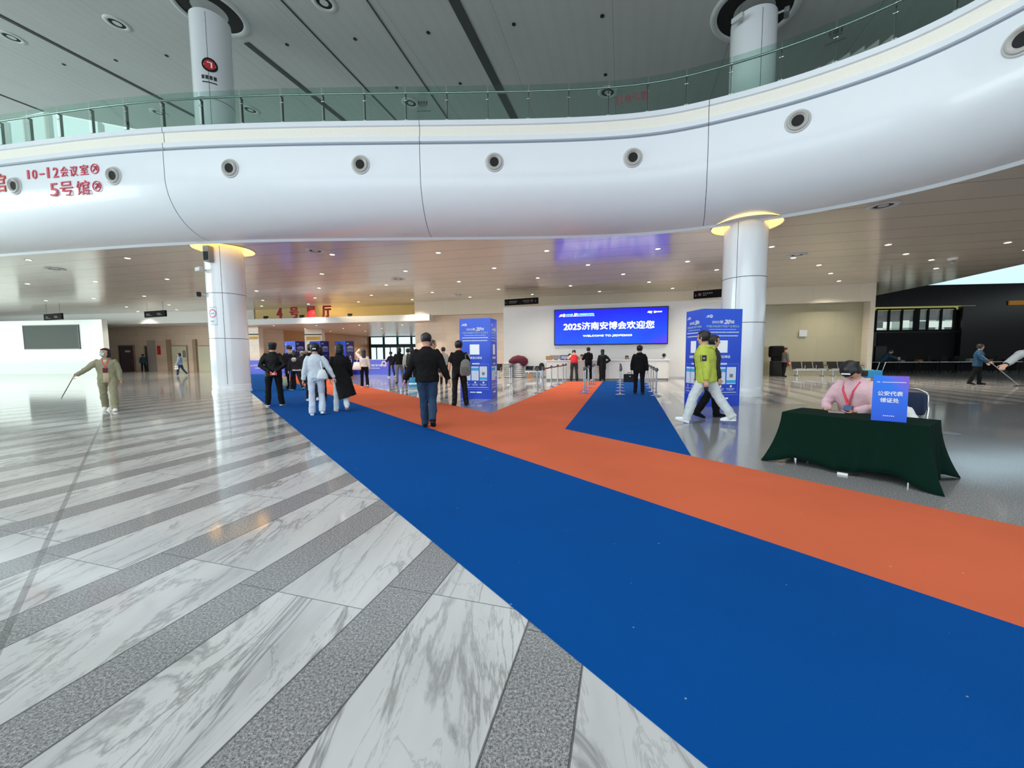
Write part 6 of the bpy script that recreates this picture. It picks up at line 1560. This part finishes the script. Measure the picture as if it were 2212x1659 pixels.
t = thing('backpack', 'grey backpack hanging from the right shoulder of the man in black polo', 'backpack', (q['sh'][1].x-.0, q['sh'][1].y-.20, 1.02), q['o'].rotation_euler.z+R(-18)); m_ = MB().loft([(0, 0, -.20), (0, 0, -.16), (.01, 0, 0), (.02, 0, .16), (.02, .02, .23)], [.11, .14, .15, .13, .07], [.06, .09, .10, .08, .05], (1, 0, 0), 16); remesh(m_, .016, 'bag_body', cloth((118, 116, 112)), t); MB().tube([(.02, .02, .2), (.0, .06, .34), (-.0, .16, .38)], .018).build('shoulder_strap', cloth((90, 88, 84)), t); MB().loft([(.01, -.10, -.12), (.01, -.11, .04)], [.09, .09], [.02, .02], (1, 0, 0), 12).build('front_pocket', cloth((102, 100, 96)), t)

# --- at the counter
q = person(1240, 823.2, 'person in red vest and yellow sleeves bending over the left part of the counter', 1.70, phi(1240)+2, ((-6, -8, 5), (-2, -4, 5)), ((60, 26, 80, 4), (60, 26, 80, 4)), 30, (0, 25), 1.0, top=((232, 226, 176), .92, 'long', 1.0), trousers=((54, 58, 60), 1.08, .014), shoes=((24, 30, 70), (30, 30, 60)), hair=('short', (20, 18, 18)))
U = q['UL']; m_ = MB(); m_.loft([U(0, 0, .90), U(0, 0, 1.08), U(0, 0, 1.25), U(0, 0, 1.38), U(0, 0, 1.43)], [.19, .182, .2, .185, .12], [.145, .138, .15, .125, .09], (1, 0, 0), 18); m_.build('vest', cloth((228, 58, 72)), q['o'], smooth=True)
person(1271, 822.6, 'man in black jacket with white hem standing at the counter', 1.73, phi(1271)+20, ((2, 0, 3), (0, -4, 3)), ((30, 12, 70, -4), (30, 12, 70, -4)), 2, (0, 4), top=((18, 18, 19), .88, 'long', 1.1), trousers=((16, 16, 18), .95, 0), shoes=((224, 222, 222), (236, 236, 236)), hair=('short', (20, 19, 19)))
q = person(1301, 823, 'person in long black dress with one hand on the hip at the counter', 1.62, phi(1301), ((0, 0, 2), (0, 0, 2)), ((0, 10, 4, 8), ('to', (.40, -.03, 1.16), (.20, .02, 1.02))), 0, top=None, coat=((14, 14, 15), .10, -.03, (0, 0)), trousers=((16, 16, 18), .8, 0), shoes=((20, 20, 22), (40, 40, 40)), hair=('long', (14, 13, 13), .34))
w_ = q['wri'][0]; t = thing('plush_charm', 'small pale plush toy hanging from the hand of the person in the long dress', 'toy', (w_.x-.02, w_.y-.04, w_.z-.2)); MB().ball((0, 0, 0), .06, 12).build('toy_body', cloth((220, 196, 198)), t, smooth=True); MB().tube([(0, 0, .05), (0, 0, .14)], .006).build('cord', M_grey, t)
q = person(1380, 852, 'person in black suit with briefcase walking up the blue branch', 1.64, phi(1380), ((4, 2, 3), (0, -10, 3)), ((2, 12, 6, 6), (-4, 10, 0, 8)), 0, (0, 0), 1.05, top=((15, 15, 16), .76, 'long', 1.18), trousers=((18, 18, 26), 1.06, 0), shoes=((52, 22, 26), (30, 20, 20)), hair=('short', (20, 19, 19)), near=True)
w_ = q['wri'][0]+q['fd'][0]*.08; t = thing('briefcase', 'black briefcase in the left hand of the suited person on the blue branch', 'briefcase', (w_.x-.05, w_.y, w_.z), R(-6)); MB().box((0, 0, -.19), (.40, .10, .28)).build('case_body', M_matblack, t, bevel=.02); MB().tube([(-.07, 0, -.05), (-.06, 0, .0), (.06, 0, .0), (.07, 0, -.05)], .009).build('handle', M_matblack, t); MB().box((.0, -.052, -.13), (.04, .006, .03)).build('clasp', M_chrome, t)
for px, lab, top_, hr, yy, hd_ in ((1231, 'staff member behind the counter bowing left of the red vest', (60, 60, 62), ('bob', (18, 16, 16)), .66, 30), (1257, 'staff member behind the counter right of the red vest', (224, 216, 196), ('short', (20, 18, 18)), .60, 10), (1354, 'staff member in grey head scarf behind the middle of the counter', (40, 40, 42), ('bob', (30, 28, 28)), .52, 12), (1434, 'staff member with black hair bowing behind the right end of the counter', (224, 224, 224), ('bob', (14, 13, 13)), .66, 42)):
    p = at(px, 818); p.y -= .40; person(px, 818, lab, 1.62, phi(px)+180, ((84, 0, 6), (84, 0, 6)), ((30, 14, 80, -10), (30, 14, 80, -10)), 10+hd_*.3, (0.01, -hd_ if 0 else hd_), top=(top_, .9, 'long', 1.0), trousers=((30, 30, 34), 1, 0), hair=hr, seated=yy, loc=V((p.x, p.y+.45, 0)))
    st = thing('stool', 'grey stool under the '+' '.join(lab.split()[:2])+' '+' '.join(lab.split()[-6:]), 'stool', (p.x, p.y+.45, 0)); MB().lathe([(.0001, yy-.05), (.17, yy-.05), (.18, yy-.02), (.17, yy), (.0001, yy)], n=20).build('seat', M_grey, st); MB().tube([(0, 0, .02), (0, 0, yy-.04)], .03).build('stem', M_chrome, st); MB().lathe([(.0001, 0), (.22, 0), (.2, .02), (.0001, .03)], n=20).build('base', M_chrome, st)

# --- the man in the yellow green jacket and the one behind him
YW = R(phi(1522)+86)
q = person(1522, 915, 'man in yellow green jacket and pale trousers striding left in front of the blue stand', 1.83, phi(1522)+80, ((26, 14, 2, 14), (-27, -34, 2, -4)), ((-16, 8, 0, 4), (8, 8, 24, 6)), 4, (-20, 0), 1.0, top=((178, 190, 78), .80, 'long', 1.36), trousers=((206, 212, 214), 1.12, .004), shoes=((232, 236, 242), (244, 246, 250)), hair=('short', (18, 17, 18)), near=True, splay=(2, 2))
YG = cloth((178, 190, 78)); U = q['UL']; k = q['k']
m_ = MB().loft([U(-.09, -.02, 1.46), U(-.095, -.08, 1.445), U(0, -.135, 1.41), U(.095, -.08, 1.445), U(.09, -.02, 1.46)], [.025, .035, .042, .035, .025], [.035, .04, .05, .04, .035], (0, 0, 1), 12); remesh(m_, .014, 'hood', YG, q['o'])
m_ = MB().tube([U(.0, .190, .81), U(.0, .180, 1.05), U(.0, .192, 1.22), U(.0, .178, 1.33), U(.0, .135, 1.42), U(-.02, .095, 1.48)], .010); m_.build('zip', M_matblack, q['o'])
W = q['o']; Wi = q['W'].inverted()
sl = Wi @ q['sh'][0]; el = Wi @ q['elb'][0]; d_ = (el-sl).normalized(); pc = sl+d_*.13*k
m_ = MB().obox(pc+V((-.086*k, -.045, -.06)), V((0, .075, 0)), V((-.004, 0, 0)), V((0, 0, .105))); m_.build('sleeve_patch', cloth((34, 34, 58)), W)
m_ = MB().obox(pc+V((-.092*k, -.025, -.03)), V((0, .04, 0)), V((-.004, 0, 0)), V((0, 0, .04))); m_.build('patch_print', M_grey, W)
m_ = MB().obox(pc+V((-.084*k, .045, -.08)), V((0, .008, 0)), V((-.004, 0, 0)), V((0, .01, .13))); m_.build('sleeve_zip', M_matblack, W)
wl = Wi @ q['wri'][0]; fd_ = (Wi.to_3x3() @ q['fd'][0])
m_ = MB().loft([wl-fd_*.05, wl-fd_*.015], [.052, .050], [.052, .050], (0, 1, 0), 14); m_.build('cuff', M_matblack, W, smooth=True)
w_ = q['wri'][0]+q['fd'][0]*.09; t = thing('phone', 'black phone in the hand of the man in yellow green jacket', 'phone', tuple(w_), YW); o = MB().box((0.02, 0, -.02), (.012, .075, .15)).build('phone_body', M_matblack, t, bevel=.004)
person(1536, 903, 'person in black walking behind the man in yellow green jacket', 1.74, phi(1536)-70, ((14, 6, 2), (-16, -30, 2)), ((0, 8, 10, 6), (0, 8, 10, 6)), 0, (0, 0), top=((52, 50, 52), .80, 'long', 1.05), trousers=((14, 14, 16), 1.05, .004), shoes=((16, 16, 18), (22, 22, 24)), hair=('short', (24, 22, 22)))

# --- right side
WK = person(1693, 814, 'worker in grey jacket with orange collar at the black kiosk', 1.70, phi(1693)-60, ((4, 2, 2), (-4, -8, 2)), ((20, 8, 60, 0), (4, 8, 20, 4)), 4, (0, 6), top=((104, 104, 100), .84, 'long', 1.08), trousers=((26, 24, 26), 1, 0), hair=('crop', (70, 58, 46)), neckline=(240, 90, 40))
w_ = WK['wri'][0]; t = thing('red_cloth', 'red cloth in the hand of the worker in grey', 'cloth', (w_.x, w_.y, w_.z-.36)); MB().loft([(0, 0, 0), (0, 0, .2), (0, 0, .32)], [.08, .06, .03], [.04, .03, .02], (1, 0, 0), 10).build('cloth_body', mat('worker_red', (190, 54, 60), .8), t, smooth=True)
U = WK['UL']; m_ = MB().loft([U(0, .0, 1.34), U(0, .0, 1.41), U(0, .0, 1.46)], [.17, .13, .085], [.135, .11, .085], (1, 0, 0), 16); m_.build('orange_yoke', cloth((244, 100, 40)), WK['o'], smooth=True)
q = person(1904, 809, 'cleaner in dark blue bending over by the first dark hall table', 1.66, phi(1904)-84, ((4, 0, 2), (-4, -10, 2)), ((60, 8, 76, 0), (50, 8, 66, 0)), 34, (0, -14), top=((40, 70, 96), .82, 'long', 1.12), trousers=((18, 20, 24), 1.05, 0), hair=('cap', (20, 22, 26)))
# cleaning cart beside them, mostly behind the seated figure
p = at(1883, 823); t = thing('cleaning_cart', 'low teal and black cleaning cart behind the blue board', 'cart', (p.x, p.y, 0), R(-10))
MB().box((0, 0, .34), (.62, .42, .36)).build('cart_body', mat('cart_blue', (28, 120, 176), .5), t, bevel=.03); MB().box((-.30, 0, .38), (.4, .4, .26)).build('bucket', M_matblack, t, bevel=.04); MB().box((-.25, 0, .54), (.36, .36, .05)).build('lid', mat('teal_lid', (96, 156, 150), .5), t)
for sx in (-.4, .25):
    for sy in (-.15, .15): MB().lathe([(.0001, -.02), (.06, -.02), (.06, .02), (.0001, .02)], (sx, sy, .06), (0, 1, 0), 16).build('wheel', M_matblack, t)
MB().tube([(.3, -.18, .5), (.42, -.18, .92), (.42, .18, .92), (.3, .18, .5)], .014).build('handle', M_chrome, t)
q = person(2108, 831, 'cleaner in blue uniform pushing a mop in the dark hall', 1.68, phi(2108)-96, ((8, 2, 2), (-8, -16, 2)), ((6, 10, 44, -10), (20, 10, 56, -6)), 3, (40, -4), top=((38, 70, 98), .78, 'long', 1.16), trousers=((18, 18, 20), 1.0, 0), shoes=((18, 18, 20), (20, 20, 22)), hair=('short', (22, 22, 24)), near=False)
w_ = q['wri'][1]+q['fd'][1]*.08; e_ = aty(2200, 833, w_.y-.5); e_.z = .05
t = thing('mop', 'long handled mop pushed by the cleaner in blue', 'mop'); d_ = (e_-w_).normalized(); MB().tube([w_-d_*.45, w_, e_], .016, 8).build('pole', M_grey, t); MB().box((e_.x+.05, e_.y, .02), (.30, .12, .03), R(-50)).build('mop_head', M_matblack, t, bevel=.01)
q = person(2266, 0, 'person in pale grey sleeve reaching in from the right edge', 1.72, 36, ((6, 2, 2), (-6, -12, 2)), ((8, 10, 12, 6), (8, 10, 12, 6)), 0, top=((176, 176, 176), .84, 'long', 1.05), trousers=((40, 42, 48), 1, 0), hair=('short', (24, 22, 22)), near=True, loc=V((8.66, 6.2, 0))) if False else None
LOC = V((9.36, 6.60, 0)); ry_ = R(36)
def tol(px, py, Y):        # a pixel at depth Y as a point in that person's own frame
    p = aty(px, py, Y)-V((LOC.x, LOC.y, 0)); q_ = Matrix.Rotation(-ry_, 3, 'Z') @ p; return (q_.x*1.75/1.74, q_.y*1.75/1.74, (q_.z)*1.75/1.74)
q = person(0, 0, 'person with pale grey sleeve reaching into view at the right edge', 1.74, 36, ((6, 2, 2), (-6, -12, 2)), (('to', tol(2203, 766, 6.30), tol(2173, 788, 6.22)), (8, 10, 12, 6)), 0, top=((176, 176, 176), .84, 'long', .98), trousers=((40, 42, 48), 1, 0), hair=('short', (24, 22, 22)), near=True, loc=LOC, fist=(.9, .6))
wl = q['W'].inverted() @ q['wri'][0]; fd_ = (q['W'].inverted().to_3x3() @ q['fd'][0]); MB().loft([wl-fd_*.02, wl+fd_*.012], [.036, .036], [.034, .034], (0, 1, 0), 12).build('watch_strap', M_matblack, q['o'], smooth=True)

# --- seated at the green table
sp0 = tc0+tn*(TW/2+.36)-td*.13
sp0 = V((sp0.x, sp0.y, 0)); yaw_s = math.degrees(math.atan2(tn.x, -tn.y))    # facing the table
chair(sp0+tn*.05, R(yaw_s), 'navy chair under the seated person in pink')
q = person(0, 0, 'person in pink jacket and black cap seated at the green table, head bowed', 1.66, yaw_s-14, ((82, 4, 8), (82, 4, 8)), ((18, 22, 74, -32), (18, 22, 74, -32)), 12, (0.01, 66), 1.08, top=((214, 178, 186), .86, 'long', 1.24), trousers=((60, 62, 74), 1, 0), shoes=((70, 70, 74), (200, 200, 200)), hair=('baldcap', (18, 18, 19)), near=True, loc=sp0, seated=.46)
HL = q['HL']; m_ = MB()
for k_ in range(7): m_.obox((.036-.012*k_, .052, .118), (-.009, 0, 0), (0, .016, -.008), (0, .002, .016))
m_.xf(HL); m_.build('cap_lettering', M_txt, q['o'])
U = q['UL']; m_ = MB().tube([U(-.085, .06, 1.455), U(-.05, .150, 1.36), U(.005, .195, 1.16)], .010).tube([U(.09, .06, 1.455), U(.07, .150, 1.36), U(.005, .195, 1.16)], .013); m_.build('lanyard', mat('pink_red_lanyard', (226, 70, 92), .6), q['o'])
b0 = U(-.04, .205, 1.01); MB().obox(b0, V((.09, 0, 0)), V((0, .012, 0)), V((0, 0, .14))).build('badge', mat('badge_blue', (58, 98, 150), .4), q['o']); MB().obox(b0+V((.006, .013, .008)), V((.078, 0, 0)), V((0, .003, 0)), V((0, 0, .035))).build('badge_print', M_txt, q['o'])
sp1 = tc0+tn*(TW/2+.50)+td*.16; sp1 = V((sp1.x, sp1.y, 0))
chair(sp1, R(yaw_s-10), 'navy backed chrome chair partly hidden by the blue board')
q = person(0, 0, 'person in white seated behind the blue board, bowed low', 1.60, yaw_s+6, ((82, 4, 8), (82, 4, 8)), ((10, 14, 100, -30), (10, 14, 100, -30)), 62, (0.01, 20), top=((226, 226, 224), .86, 'long', 1.12), trousers=((50, 54, 66), 1, 0), shoes=((60, 60, 64), (200, 200, 200)), hair=('bob', (20, 18, 18)), loc=sp1+tn*.02, seated=.42)
